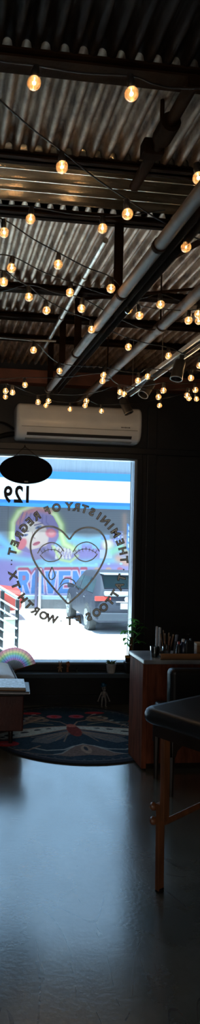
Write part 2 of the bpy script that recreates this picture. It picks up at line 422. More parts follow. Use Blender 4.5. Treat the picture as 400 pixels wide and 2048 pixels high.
# diagonal brace near beam 3
b = MB().tube([at(410, 478, z=3.04), at(290, 545, z=3.04)], .018, 4).build('diagonal_brace', M_steel)
tag(b, 'dark diagonal steel brace behind the thick pipe, upper right', 'brace')
# cross brace along the ceiling behind
for (p, q, lab) in ((at(150, 600, z=3.04), at(420, 575, z=3.03), 'thin dark tie rod crossing behind the pipes below the middle beam'),):
    b = MB().tube([p, q], .009, 6).build('tie_rod', M_steel); tag(b, lab, 'rod')

# track light D
a, b = run(400, 683, 240, 797, 1.12); a.y = 2.6
TD = thing('track_light', b, 'bright aluminium lighting track hanging at right below the pipes', 'track light')
MB().bb((a.x-.024, a.y, a.z-.004), (a.x-.013, b.y, a.z+.022)).build('rail', M_alu, TD)
c = MB(); c.bb((a.x+.013, a.y, a.z-.004), (a.x+.019, b.y, a.z+.02)); c.bb((a.x-.013, a.y, a.z+.016), (a.x+.013, b.y, a.z+.022))
c.build('channel', mat('track_dark', (.08, .075, .07), .35, metal=.7), TD)
MB().bb((a.x+.036, a.y, a.z-.012), (a.x+.046, b.y-.15, a.z+.006)).build('rail', M_alu, TD)
for yy in (a.y+.35, 4.25, b.y-.35):
    MB().tube([(a.x, yy, a.z+.02), (a.x, yy, 3.14)], .0035, 6).build('rod', M_conduit, TD)
def track_head(yy, tip, label):
    h = thing('spotlight', (a.x, yy, a.z-.005), label, 'spotlight', 'black spotlights on the lighting track')
    p = Vector((a.x, yy, a.z-.005)); MB().box(p+Vector((0, 0, -.012)), (.03, .09, .024)).build('adapter', M_socket, h, bevel=.003)
    MB().tube([p+Vector((0, 0, -.02)), p+Vector((0, 0, -.05))], .009, 8).build('stem', M_socket, h)
    d = Vector(tip).normalized(); c0 = p+Vector((0, 0, -.05))-d*.03
    MB().lathe(c0, [(.001, 0), (.030, 0), (.036, .012), (.038, .13), (.034, .13), (.030, .10), (.001, .10)], 20, d).build('lamp_can', M_socket, h, smooth=True)
    MB().lathe(c0+d*.127, [(.0375, 0), (.0395, 0), (.0395, .006), (.0375, .006), (.0375, 0)], 24, d, False).build('rim_ring', M_conduit, h, smooth=True)
track_head(at(365, 712, z=2.72).y, (-.25, -.15, -1), 'black spotlight under the track near the right edge')
track_head(at(306, 755, z=2.72).y, (-.55, -.25, -.8), 'black spotlight under the middle of the lighting track')
track_head(b.y-.12, (.35, -.2, -.9), 'black spotlight at the far end of the track, over the air conditioner')

# ------------------------------------------------------------------ string lights
def make_bulb():
    r = bpy.data.objects.new('light_bulb', None); COL.objects.link(r); ORG[r.name] = Vector((0, 0, 0)); r.empty_display_size = .03
    R = .0205
    prof = [(.0005, -R)] + [(R*math.sin(t), -R*math.cos(t)) for t in [PI*k/16 for k in range(1, 14)]]
    MB().lathe((0, 0, 0), prof[:], 20).build('globe', M_glassb, r, smooth=True)
    f = MB()
    f.ball((0, 0, .000), .0032, 8, 6, (.8, .8, 1.7)); f.tube([(0, 0, .006), (0, 0, .022)], .0012, 6)
    f.build('filament', M_fil, r, smooth=True)
    MB().lathe((0, 0, 0), [(.001, .0165), (.0105, .0165), (.0115, .020), (.0120, .038), (.0095, .042), (.0095, .052), (.001, .053)], 14).build('socket', M_socket, r, smooth=True)
    l = bpy.data.lights.new('bulb_glow', 'POINT'); l.energy = .25; l.color = (1, .68, .39); l.shadow_soft_size = .006
    lo = bpy.data.objects.new('bulb_glow', l); COL.objects.link(lo); lo.parent = r
    return r
PROTO = make_bulb(); first_bulb = [True]
def place_bulb(p, label, sc=1.0):
    if first_bulb[0]: r = PROTO; first_bulb[0] = False
    else:
        r = PROTO.copy(); COL.objects.link(r)
        for ch in list(PROTO.children):
            k = ch.copy(); COL.objects.link(k); k.parent = r
    r.location = p; r.scale = (sc, sc, sc); r.rotation_euler = (random.uniform(-.15, .15), random.uniform(-.15, .15), random.uniform(0, 6))
    tag(r, label, 'light bulb', 'globe bulbs of the string lights')
# each cord: name text, height above eye, [(x, y, text or None, height)]; None = cord only
CORDS = [
 ('black string-light cord nearest the camera, crossing the dark top of the ceiling', [(-60,108,0,1.36),(68,166,'clear globe bulb nearest the camera on the left, in the darkest top part',1.30),(263,188,'large clear globe bulb at upper right centre, amber and close to camera',1.25),(345,176,0,1.33),(450,172,0,1.30)]),
 ('black string-light cord dropping diagonally across the shiny cross-ribbed panel', [(-80,110,0,1.34),(0,200,0,1.27),(124,334,'clear globe bulb alone in front of the shiny ribbed panel at left',1.20),(255,428,'brightest globe bulb, at the lower edge of the shiny ribbed panel',1.15),(372,494,'large globe bulb right of the thick pipe',1.10),(460,500,0,1.10)]),
 ('black string-light cord along the beam at the far edge of the shiny panel', [(-60,400,0,1.36),(61,438,'globe bulb tucked against the beam at left, below the shiny panel',1.27),(205,457,'globe bulb just left of the slim conduit top end',1.26),(330,420,0,1.36)]),
 ('short black cord loop at the right edge beside the shiny panel', [(460,290,0,1.2),(397,356,'globe bulb cut by the right edge, beside the shiny panel',1.2),(450,395,0,1.25)]),
 ('black string-light cord running from left edge past the conduit to the thick pipe', [(-70,425,0,1.2),(8,465,'globe bulb at the left edge, highest of those below the beam',1.2),(116,529,'globe bulb midway across the bright corrugated bay at left',1.15),(222,577,'globe bulb just left of the vertical hanger and thick pipe',1.12),(279,631,'bright globe bulb below right of the thick pipe',1.08),(377,641,'globe bulb lower of the pair nearest the right edge, over the grey pipe',1.1),(450,600,0,1.15)]),
 ('black string-light cord sloping down across the bright corrugated bay', [(-80,500,0,1.18),(23,536,'globe bulb near the left edge in the bright corrugated bay',1.15),(140,585,'globe bulb touching the slim conduit, below the bright bay',1.15),(257,620,'globe bulb on the right flank of the thick pipe',1.12),(321,609,'globe bulb at the upper end of the grey round pipe',1.12),(396,628,'globe bulb at the right edge, upper of the close pair',1.15),(470,620,0,1.2)]),
 ('black string-light cord winding low from the left edge toward the track light', [(-60,545,0,1.15),(7,564,'amber globe bulb at the left edge in front of the middle beam',1.12),(58,594,'globe bulb hanging just under the middle beam at left',1.12),(93,621,'clear globe bulb left of the conduit, over the dark beams',1.10),(183,659,'dim globe bulb in front of the thick pipe at its middle',1.1),(257,694,'dim globe bulb against the grey round pipe',1.08),(337,712,'globe bulb just above the aluminium lighting track',1.05),(399,731,'globe bulb cut by the right edge above the track',1.08),(460,720,0,1.1)]),
 ('black string-light cord passing between the conduit and the thick pipe', [(-60,590,0,1.2),(60,570,0,1.2),(163,617,'globe bulb between the slim conduit and the thick pipe',1.1),(300,660,0,1.15),(397,642,'dim globe bulb half hidden at the right edge',1.18),(460,620,0,1.2)]),
 ('black string-light cord hanging slack below the lower end of the conduit', [(-60,660,0,1.12),(67,700,'globe bulb at the lower end of the slim conduit',1.06),(119,742,'globe bulb beside the lower end of the thick pipe',1.05),(207,750,'globe bulb at lower end of the grey pipe, upper of two',1.02),(276,761,'globe bulb on the near side of the track, left of a close pair',1.02),(295,753,'globe bulb on the near side of the track, right of a close pair',1.02),(382,756,'globe bulb beside the right spotlight',1.0),(450,745,0,1.02)]),
 ('black string-light cord sagging above the air conditioner', [(-60,755,0,1.05),(50,770,'globe bulb above the left half of the air conditioner',1.02),(205,762,'globe bulb at lower end of the grey pipe, lower of two',1.0),(248,788,'globe bulb at the far tip of the lighting track, right of two',.98),(327,781,'bright globe bulb right of the lighting track tip',.95),(391,780,'globe bulb near the right edge in the lowest cluster, upper right',1.0),(450,770,0,1.05)]),
 ('black string-light cord running low in front of the front wall header', [(-50,765,0,1.0),(11,782,'globe bulb at lower left edge, upper of the small trio',.97),(25,785,'globe bulb at lower left edge, right one of the small trio',.97),(76,804,'small globe bulb in front of the air conditioner top left corner',.93),(97,802,'small globe bulb, upper of the tight pair left over the air conditioner',.95),(173,802,'globe bulb, upper of the tight pair over the air conditioner middle',.95),(240,784,'globe bulb at the far tip of the lighting track, left of two',.98),(317,794,'globe bulb below the bright one right of the track tip',.95),(374,791,'globe bulb left one of the lowest right cluster',.96),(440,780,0,1.0)]),
 ('black string-light cord farthest back, looping low over the air conditioner', [(-50,775,0,1.08),(11,794,'globe bulb at lower left edge, lowest of the small trio',1.05),(92,811,'globe bulb, lower of the tight pair left over the air conditioner',1.02),(140,818,'globe bulb hanging alone in front of the air conditioner',1.0),(170,811,'globe bulb, lower of the tight pair over the air conditioner middle',1.0),(203,822,'smallest globe bulb, low in front of the air conditioner right half',.98),(319,811,'faint small globe bulb lowest against the black wall, right of the air conditioner',1.03),(378,797,'globe bulb at the bottom of the lowest right cluster',1.05),(393,798,'globe bulb last on the right in the lowest right cluster',1.05),(440,790,0,1.08)]),
]
for lab, pts in CORDS:
    hp = []; prev = None
    for (x, y, txt, H) in pts:
        p = at(x, y, z=1.6+H)
        if p.y > 5.62: p = at(x, y, Y=5.62)
        if prev is not None:
            mid = (prev+p+Vector((0, 0, .053 if txt else 0)))/2; mid.z -= .012*(p-prev).length/.5
            hp.append(mid)
        if txt: place_bulb(p, txt); p = p+Vector((0, 0, .052))
        hp.append(p); prev = p
    c = MB().tube(spline(hp, 5), .0027, 6).build('string_light_cord', M_cord, smooth=True)
    tag(c, lab, 'cord', 'cords of the string lights')

# ------------------------------------------------------------------ air conditioner
P0 = at(31, 880, Y=5.76); P1 = at(284, 886, Y=5.76)
ax0, ax1 = P0.x, P1.x; az0 = 2.415; az1 = 2.735
AC = thing('air_conditioner', ((ax0+ax1)/2, WY, az0), 'beige wall-mounted split air conditioner above the window', 'air conditioner')
AC_L = ax0; AC_R = ax1
prof = [(0, 0), (.10, 0), (.155, .018), (.185, .05), (.198, .10), (.205, .17), (.203, .25), (.192, .295), (.165, .318), (0, .32)]
m = MB(); m.prism([(d, z) for d, z in prof], ax1-ax0-.07, lambda u, v, ww: Vector((ax0+.035+ww, WY-u, az0+v)))
m.build('body', M_ac, AC, smooth=True)
for sgn, xx in ((-1, ax0+.035), (1, ax1-.035)):
    e = MB(); ks = [1.0, .985, .95, .88, .72]; xs = [0, .012, .022, .030, .035]
    vs = []; n = len(prof)
    for kk, dx in zip(ks, xs):
        for d, z in prof: vs.append((xx+sgn*dx, WY-d*kk*(1 if d else 1), az0+.16+(z-.16)*kk))
    fs = [tuple((j*n+i, j*n+(i+1) % n, (j+1)*n+(i+1) % n, (j+1)*n+i)) for j in range(4) for i in range(n)] + [tuple(4*n+i for i in range(n))]
    e.add(vs, fs); e.build('end_cap', M_ac, AC, smooth=True)
def acbar(u0, v0, u1, v1, name, mm, inset=.05, th=.004):
    q = MB(); d = Vector((0, -(u1-u0), v1-v0)); nrm = Vector((0, -(v1-v0), -(u1-u0))).normalized()
    if nrm.y > 0: nrm = -nrm
    a = Vector((0, WY-u0, az0+v0)); b = Vector((0, WY-u1, az0+v1))
    vs = []
    for x in (ax0+inset, ax1-inset):
        for p in (a, b):
            for k in (-.006, th): vs.append(Vector((x, 0, 0))+p+nrm*k)
    q.add(vs, [(0,1,3,2),(4,6,7,5),(0,4,5,1),(2,3,7,6),(0,2,6,4),(1,5,7,3)]); return q.build(name, mm, AC)
acbar(.172, .036, .1885, .060, 'air_slot', M_acdark, .10, .003)
acbar(.110, .005, .150, .018, 'louver', M_acgrey, .09, .006)
acbar(.200, .110, .2015, .1125, 'seam', M_acgrey, .05, .004)
g = MB()
for k in range(7): g.box((ax1-.20+.012*k, WY-.2075, az0+.135), (.008, .003, .007 if k % 3 else .010))
g.build('brand_mark', M_acdark, AC)
h = MB().tube(spline([(ax0+.03, WY-.06, az0+.06), (ax0-.08, WY-.05, az0+.045), (ax0-.3, WY-.06, az0-.02), (ax0-.6, WY-.06, az0-.03)], 6), .022, 10).build('refrigerant_hose', M_cord, smooth=True)
tag(h, 'black insulated hose leaving the left side of the air conditioner', 'hose')
h = MB().tube(spline([(ax0+.02, WY-.05, az0+.09), (ax0-.12, WY-.04, az0+.16), (ax0-.35, WY-.04, az0+.13), (ax0-.7, WY-.04, az0+.10)], 6), .009, 8).build('power_cable', M_cord, smooth=True)
tag(h, 'thin black cable arching away left of the air conditioner', 'cable')

# ------------------------------------------------------------------ oval sign in the window
c = at(52, 939, Y=WY-.05)
SG = thing('oval_sign', c, 'black oval sign hanging by a chain at the top left of the window', 'sign')
m = MB(); n = 48
el = [(.245*math.cos(2*PI*k/n), .132*math.sin(2*PI*k/n)) for k in range(n)]
m.prism(el, .014, lambda u, v, w_: c+Vector((u, -.007+w_, v))); m.build('board', mat('sign_black', (.004, .004, .005), .8, spec=.1), SG, bevel=.003)
top = at(50, 893, Y=WY-.05)
for sx in (-1, 1):
    q = c+Vector((sx*.11, 0, .117)); cm = MB()
    cm.tube([q, top], .0022, 6); nn = 14
    for k in range(nn):
        p = q.lerp(top, (k+.5)/nn); cm.box(p, (.007, .004, .005))
    cm.build('chain', M_steel, SG)
MB().tube([top, top+Vector((0, .03, .02))], .004, 6).build('hook', M_steel, SG)
MB().box(c+Vector((.004, -.009, -.112)), (.034, .003, .013)).build('sticker', mat('sticker_grey', (.22, .22, .21), .5), SG)

# ------------------------------------------------------------------ lettering on the glass (read from the street)
def text_mesh(s, size, offset=.0, font_extr=.0006, outline=False):
    cu = bpy.data.curves.new('txt', 'FONT'); cu.body = s; cu.size = size; cu.align_x = 'CENTER'; cu.align_y = 'CENTER'; cu.offset = offset
    cu.extrude = font_extr; cu.resolution_u = 3
    if outline: cu.fill_mode = 'NONE'; cu.extrude = 0; cu.bevel_depth = outline; cu.bevel_resolution = 0
    o = bpy.data.objects.new('txt', cu); COL.objects.link(o)
    dg = bpy.context.evaluated_depsgraph_get(); dg.update()
    me = bpy.data.meshes.new_from_object(o.evaluated_get(dg))
    vs = [v.co.copy() for v in me.vertices]; fs = [tuple(p.vertices) for p in me.polygons]
    bpy.data.objects.remove(o); bpy.data.meshes.remove(me); return vs, fs
cc = at(136.5, 1128, Y=PY0); RR = 117/219.0
LT = thing('window_lettering', cc, 'ring of brown vinyl letters on the window glass around the heart face', 'lettering')
TC = {}
def glyph(ch, kind):
    if (ch, kind) not in TC:
        TC[(ch, kind)] = text_mesh(ch, .100, .0028, 0) if kind == 'f' else text_mesh(ch, .100, .0034, 0, .0027)
    return TC[(ch, kind)]
def ring_word(word, ang0, step, top, label):
    fill, edge = MB(), MB()
    for i, ch in enumerate(word):
        a = ang0+step*i                     # image angle, 0 = right, ccw, as seen from inside
        pos = cc+Vector((RR*math.cos(a), 0, RR*math.sin(a)))
        rad = Vector((math.cos(a), 0, math.sin(a)))
        yv = rad if top else -rad
        xv = yv.cross(Vector((0, 1, 0)))     # outward-facing text frame
        for kind, mb, off in (('f', fill, -.003), ('e', edge, -.004)):
            vs, fs = glyph(ch, kind)
            mb.add([pos+xv*v.x+yv*v.y+Vector((0, off+v.z, 0)) for v in vs], fs)
    o = fill.build('word', M_brass, LT); o['label'] = label
    edge.build('letter_edge', M_brasd, o)
D = math.radians
ring_word('THE', D(5.5), D(9.0), True, 'word THE in brown vinyl letters, mirrored from inside')
ring_word('MINISTRY', D(34), D(8.1), True, 'word MINISTRY in brown vinyl letters, mirrored from inside')
ring_word('OF', D(103.5), D(9.5), True, 'word OF in brown vinyl letters, mirrored from inside')
ring_word('REGRET', D(125), D(8.8), True, 'word REGRET in brown vinyl letters, mirrored from inside')
ring_word('TATTOOS', D(-13), D(-9), False, 'word TATTOOS in brown vinyl letters, mirrored from inside')
ring_word('FT', D(-78), D(-9.2), False, 'letters FT in brown vinyl, mirrored from inside')
ring_word('WORTH', D(-105.6), D(-9.2), False, 'word WORTH in brown vinyl letters, mirrored from inside')
ring_word('TX', D(-157), D(-10.5), False, 'letters TX in brown vinyl, mirrored from inside')
for a in (D(-96), D(-4.5), D(177.5), D(181.5)): MB().lathe(cc+Vector((RR*math.cos(a), -.004, RR*math.sin(a))), [(.001, 0), (.007, 0), (.007, .002), (.001, .002)], 10, (0, 1, 0)).build('dot', M_brasd, LT)
# heart face
HF = thing('heart_decal', cc, 'brown outlined heart with crying closed eyes decal on the window glass', 'decal')
def gp(x, y): return at(x, y, Y=PY0-.004)
def stroke(pts, name, w=.0085, n=6, parent=HF):
    P = spline([gp(*p) for p in pts], n)
    def ribbon(lo, hi, dy):
        m = MB(); vs = []; fs = []; n_ = len(P)
        for k in range(n_):
            t_ = (P[min(k+1, n_-1)]-P[max(k-1, 0)]).normalized(); q_ = Vector((-t_.z, 0, t_.x))
            vs += [P[k]+q_*lo+Vector((0, dy, 0)), P[k]+q_*hi+Vector((0, dy, 0))]
        for k in range(n_-1): fs.append((2*k, 2*k+1, 2*k+3, 2*k+2))
        return m.add(vs, fs)
    mm = ribbon(-w*.62, w*.62, 0).build(name, M_brass, parent)
    for a_, b_ in ((-w, -w*.62), (w*.62, w)): ribbon(a_, b_, 0).build('stroke_edge', M_brasd, mm)
    return mm
stroke([(136,1208),(113,1183),(90,1155),(70,1125),(61,1097),(66,1072),(82,1056),(103,1053),(122,1061),(139,1079)], 'heart_outline')
stroke([(139,1079),(152,1063),(172,1055),(194,1059),(209,1075),(213,1098),(207,1122),(190,1152),(165,1182),(136,1208)], 'heart_outline')
for L_ in ([(75,1107),(85,1092),(103,1085),(118,1091),(128,1103)],): stroke(L_, 'brow', .005)
stroke([(146,1104),(156,1090),(174,1084),(190,1091),(199,1103)], 'brow', .005)
stroke([(80,1110),(91,1121),(104,1123),(117,1119),(124,1110)], 'eyelid', .005)
stroke([(148,1108),(158,1119),(172,1123),(186,1118),(195,1108)], 'eyelid', .005)
stroke([(82,1109),(92,1101),(104,1099),(116,1102),(123,1110)], 'eyelid', .0035)
stroke([(150,1108),(160,1100),(172,1098),(184,1101),(194,1108)], 'eyelid', .0035)
for x0 in (103, 172):
    for k in range(-3, 4):
        stroke([(x0+k*6, 1102+abs(k)*1.4), (x0+k*7.5, 1094+abs(k)*1.8)], 'lash', .0028, 2)
stroke([(104,1134),(98,1149),(100,1158),(106,1158),(110,1150),(104,1134)], 'teardrop', .005, 6)
stroke([(120,1170),(127,1159),(137,1157),(147,1161),(152,1169)], 'mouth', .005)
stroke([(115,1182),(124,1170),(137,1166),(150,1171),(158,1180)], 'mouth', .004)
# 129
HN = thing('house_number', gp(36, 990), 'black house number 129 on the glass under the oval sign, mirrored', 'number')
for ch, x in (('1', 55), ('2', 37), ('9', 16)):
    vs, fs = text_mesh(ch, .215 if ch != '9' else .21, .006, .0008); p = at(x, 990.5, Y=PY0-.004)
    MB().add([p+Vector((-v.x*.80, v.z, v.y)) for v in vs], fs).build('digit', M_digit, HN)

# ------------------------------------------------------------------ things on the sill and ledge
LZ = .312
# folding fan
pv = at(28, 1333, Y=5.845); pv.z = LZ+.02
FN = thing('folding_fan', pv, 'open rainbow-striped folding fan standing on the window ledge at left', 'fan')
cols = [(.93,.42,.50), (.98,.62,.50), (.99,.90,.50), (.62,.88,.50), (.50,.82,.88), (.55,.62,.92), (.85,.42,.80)]
nb = 15; a0, a1 = D(17), D(163)
def fanring(ra, rb, mm, name, par):
    m = MB(); vs = []; fs = []; k = nb*2
    for i in range(k+1):
        an = a0+(a1-a0)*i/k; dy = -.004 if i % 2 else .004
        for r in (ra, rb): vs.append(pv+Vector((r*math.cos(an), dy*r/.2, r*math.sin(an))))
    for i in range(k): fs.append((2*i, 2*i+1, 2*i+3, 2*i+2))
    m.add(vs, fs); o = m.build(name, mm, par)
    return o
leaf = None; ro, ri = .205, .094
for i, cl in enumerate(cols):
    rb = ro-(ro-ri)*i/7; ra = ro-(ro-ri)*(i+1)/7
    o = fanring(ra, rb, mat('fan_colour_%d' % i, lin(tuple(.62*q_+.38 for q_ in cl)), .7, translucent=.75), 'fan_band', FN if leaf is None else leaf)
    if leaf is None: leaf = o; o.name = 'fan_leaf'; ORG['fan_leaf'] = pv
fanring(.012, ri-.002, mat('fan_lace', (.40, .39, .39), .6, translucent=.35), 'fan_lace', FN)
for i in range(nb+1):
    an = a0+(a1-a0)*i/nb; edge = i in (0, nb); d = Vector((math.cos(an), 0, math.sin(an)))
    MB().tube([pv+d*.006+Vector((0, -.006, 0)), pv+d*(ro+.004 if edge else ro-.002)+Vector((0, -.006, 0))], .0042 if edge else .0011, 5).build('guard' if edge else 'rib', M_clay if edge else M_grey, FN)
MB().lathe(pv+Vector((0, -.012, 0)), [(.001, 0), (.008, 0), (.008, .02), (.001, .02)], 12, (0, 1, 0)).build('pivot', M_chrome, FN)
MB().box(pv+Vector((0, .0, -.012)), (.05, .04, .016)).build('stand', M_darkwood, FN)
# figurines
def foot(x, Y, z=LZ):
    p = at(x, 1340, Y=Y); p.z = z; return p
FZ = LZ
p = foot(120, 5.88); p.z = LZ
r = thing('figurine', p, 'small tan eared animal figurine on the window ledge, left of the pair', 'figurine')
m = MB(); m.ball(p+Vector((0, 0, .032)), .016, 12, 8, (.9, .8, 1.25)); m.ball(p+Vector((0, 0, .067)), .0155, 12, 8, (1, .85, .95)); m.tube([p+Vector((-.007, 0, .05)), p+Vector((.007, 0, .05))], .008)
m.build('body', M_clay2, r, smooth=True)
for s in (-1, 1):
    MB().tube([p+Vector((s*.008, 0, .078)), p+Vector((s*.012, 0, .098))], [.005, .002], 8).build('ear', M_clay2, r, smooth=True)
    MB().tube([p+Vector((s*.012, 0, .045)), p+Vector((s*.024, 0, .034))], [.005, .004], 8).build('arm', M_clay2, r, smooth=True)
    MB().tube([p+Vector((s*.009, 0, .022)), p+Vector((s*.011, 0, 0))], [.008, .007], 8).build('leg', M_clay2, r, smooth=True)
p = foot(135, 5.88)
r = thing('figurine', p, 'small red-brown square-headed figurine on the ledge, right of the pair', 'figurine')
MB().tube([p, p+Vector((0, 0, .03)), p+Vector((.001, 0, .058))], [.013, .011, .009], 10).build('body', M_clay, r, smooth=True)
MB().box(p+Vector((.001, -.004, .076)), (.034, .024, .030), Matrix.Rotation(-.35, 3, 'Y')).build('head', M_clay, r, bevel=.004)
MB().tube([p+Vector((.008, 0, .05)), p+Vector((.022, -.005, .056))], .005, 8).build('arm', M_clay, r, smooth=True)
p = foot(154, 5.88)
m = MB().lathe(p, [(.001, 0), (.009, 0), (.010, .012), (.006, .018), (.008, .026), (.001, .032)], 12).build('pebble_figure', M_potb, smooth=True)
tag(m, 'tiny dark round figure alone on the window ledge', 'figurine')
# succulent
p = foot(222, 5.835); pot = thing('succulent', p, 'small succulent in a whitish pot on the window ledge', 'plant')
MB().lathe(p, [(.001, 0), (.033, 0), (.037, .01), (.045, .082), (.047, .085), (.042, .085), (.040, .075), (.001, .075)], 24).build('pot', M_potw, pot, smooth=True)
MB().lathe(p+Vector((0, 0, .072)), [(.001, .004), (.040, .004), (.040, 0), (.001, 0)], 20).build('soil', M_soil, pot)
def leafblade(base, d, L_, wd, droop, upv=Vector((0, 0, 1)), n=5, th=.0006):
    d = d.normalized(); side = d.cross(upv)
    if side.length < .01: side = Vector((1, 0, 0))
    side.normalize(); vs = []; fs = []
    for i in range(n+1):
        t = i/n; ww = wd*math.sin(PI*min(1, (t*.92+.06)))**.8
        c_ = base+d*(L_*t)-Vector((0, 0, droop*t*t)); nn = side.cross(d).normalized()*(.12*ww)
        vs += [c_-side*ww+nn, c_, c_+side*ww+nn]
    for i in range(n):
        b_ = i*3; fs += [(b_, b_+1, b_+4, b_+3), (b_+1, b_+2, b_+5, b_+4)]
    return vs, fs
rl = random.Random(3)
for k in range(15):
    an = k*2.4; el_ = .25+.5*(k/15); d = Vector((math.cos(an), .6*math.sin(an), el_)); L_ = rl.uniform(.035, .062)
    m = MB(); m.tube([p+Vector((0, 0, .078)), p+Vector((0, 0, .082))+d*L_*.5, p+Vector((0, 0, .082))+d*L_+Vector((0, 0, -.004))], [.003, .008, .002], 8)
    m.build('leaf', M_leaf2, pot, smooth=True)
# money tree
p = foot(259, 5.83); mt = thing('money_tree', p, 'small money tree with twisted trunk in a black square pot at window corner', 'plant')
m = MB(); vs = []
for z_, hw in ((0, .038), (.098, .046), (.1, .046), (.1, .041), (.088, .041)):
    for sx, sy in ((-1, -1), (1, -1), (1, 1), (-1, 1)): vs.append(p+Vector((sx*hw, sy*hw, z_)))
fs = [(0, 1, 2, 3)] + [(j*4+i, j*4+(i+1) % 4, j*4+4+(i+1) % 4, j*4+4+i) for j in range(4) for i in range(4)] + [(16, 17, 18, 19)]
m.add(vs, fs); m.build('pot', M_potb, mt)
MB().bb(p+Vector((-.04, -.04, .08)), p+Vector((.04, .04, .091))).build('soil', M_soil, mt)
tr = MB(); base = p+Vector((.0, 0, .085))
for ph in (0, 2.1, 4.2):
    tr.tube([base+Vector((.010*math.cos(ph+t*7)+.012*t, .010*math.sin(ph+t*7), .24*t)) for t in [k/16 for k in range(17)]], [.010-.004*k/16 for k in range(17)], 8)
tr.build('trunk', M_trunk, mt, smooth=True)
crown = base+Vector((.012, 0, .235)); rl = random.Random(5)
tips = [(-.06, .06, .02, 1), (-.01, .12, -.02, 1), (.05, .13, .0, 1), (.085, .04, .02, 1), (-.07, .00, -.02, 1), (.07, -.03, -.03, 1), (.0, .06, .03, 1), (-.045, -.05, .01, .8), (.03, .17, .02, .9), (.105, .10, -.01, .9)]
for (tx, tz, ty, s_) in tips:
    tip = crown+Vector((tx, ty, tz)); start = base+Vector((.012, 0, .20+rl.uniform(-.05, .03)))
    st = MB().tube(spline([start, (start+tip)/2+Vector((0, 0, .015)), tip], 4), .0022, 6).build('stem', M_leaf, mt, smooth=True)
    for j in range(6):
        an = 2*PI*j/6+rl.uniform(-.3, .3); d = Vector((math.cos(an), math.sin(an)*.8, rl.uniform(-.1, .35)))
        vs, fs = leafblade(tip, d, rl.uniform(.05, .075)*s_, .014*s_, rl.uniform(.015, .035))
        lf = MB().add(vs, fs).build('leaf', M_leaf, st, smooth=True)
# lower bowl on the pot and clay ball
p2 = at(253, 1310, Y=5.86)
bw = thing('hanging_cup', p2, 'small dark cup with a yellow rim beside the money tree trunk', 'cup')
p2.z = 0.412+.0; p2 = Vector((p.x-.024, p.y-.018, p.z+.1))
bw.location = p2; ORG[bw.name] = p2.copy()
MB().lathe(p2, [(.001, 0), (.012, 0), (.024, .022), (.026, .045), (.023, .045), (.020, .02), (.001, .01)], 18).build('cup_body', M_soil, bw, smooth=True)
MB().lathe(p2+Vector((0, 0, .043)), [(.0262, 0), (.028, 0), (.028, .016), (.0262, .016), (.0262, 0)], 18, None, False).build('rim_band', mat('mustard', (.55, .30, .03), .5), bw, smooth=True)
p = foot(283, 5.85); p.x = min(p.x, WX1-.02)
r = thing('clay_pot', p, 'little round terracotta pot at the right end of the ledge', 'pot')
MB().lathe(p, [(.001, 0), (.012, 0), (.024, .014), (.024, .030), (.016, .040), (.018, .046), (.014, .046), (.012, .038), (.001, .02)], 18).build('pot_body', M_clay2, r, smooth=True)
# skeleton-like figure on the floor
p = at(207, 1417, z=0); p.y = 5.84; p = Vector((at(207, 1417, Y=5.84).x, 5.84, 0))
r = thing('skeleton_figure', p, 'grey bony standing figure on the floor under the window', 'figurine')
m = MB(); m.ball(p+Vector((0, 0, .172)), .022, 14, 10, (1, .95, 1.1)); m.ball(p+Vector((.004, -.016, .160)), .012, 10, 6, (.9, .8, .9))
m.tube(spline([p+Vector((0, 0, .155)), p+Vector((.004, 0, .125)), p+Vector((.002, 0, .09))], 5), [.010, .012, .016, .020, .022, .022, .021, .019, .016, .014, .014], 10)
for s in (-1, 1):
    m.tube([p+Vector((s*.012, 0, .095)), p+Vector((s*.018, -.006, .05)), p+Vector((s*.018, 0, .006))], [.011, .007, .006], 8)
    m.tube([p+Vector((s*.018, 0, .135)), p+Vector((s*.035, 0, .10)), p+Vector((s*.052, -.005, .062))], [.009, .006, .005], 8)
    m.ball(p+Vector((s*.020, -.012, .006)), .010, 8, 5, (.9, 1.8, .6)); m.ball(p+Vector((s*.054, -.005, .056)), .008, 8, 6)
m.build('body', M_grey, r, smooth=True)
for s in (-1, 1): MB().ball(p+Vector((s*.008, -.020, .176)), .005, 8, 6).build('eye', M_potb, r, smooth=True)
rb = MB()
for k in range(4): rb.tube([p+Vector((.021*math.cos(a_), .016*math.sin(a_), .10+.012*k)) for a_ in [PI*2*j/12 for j in range(13)]], .0028, 5)
rb.build('ribs', M_grey, r, smooth=True)
MB().lathe(p+Vector((-.004, 0, .196)), [(.030, -.004), (.032, 0), (.018, .004), (.015, .022), (.001, .026)], 16, (-.35, 0, 1)).build('hat', M_blue, r, smooth=True)

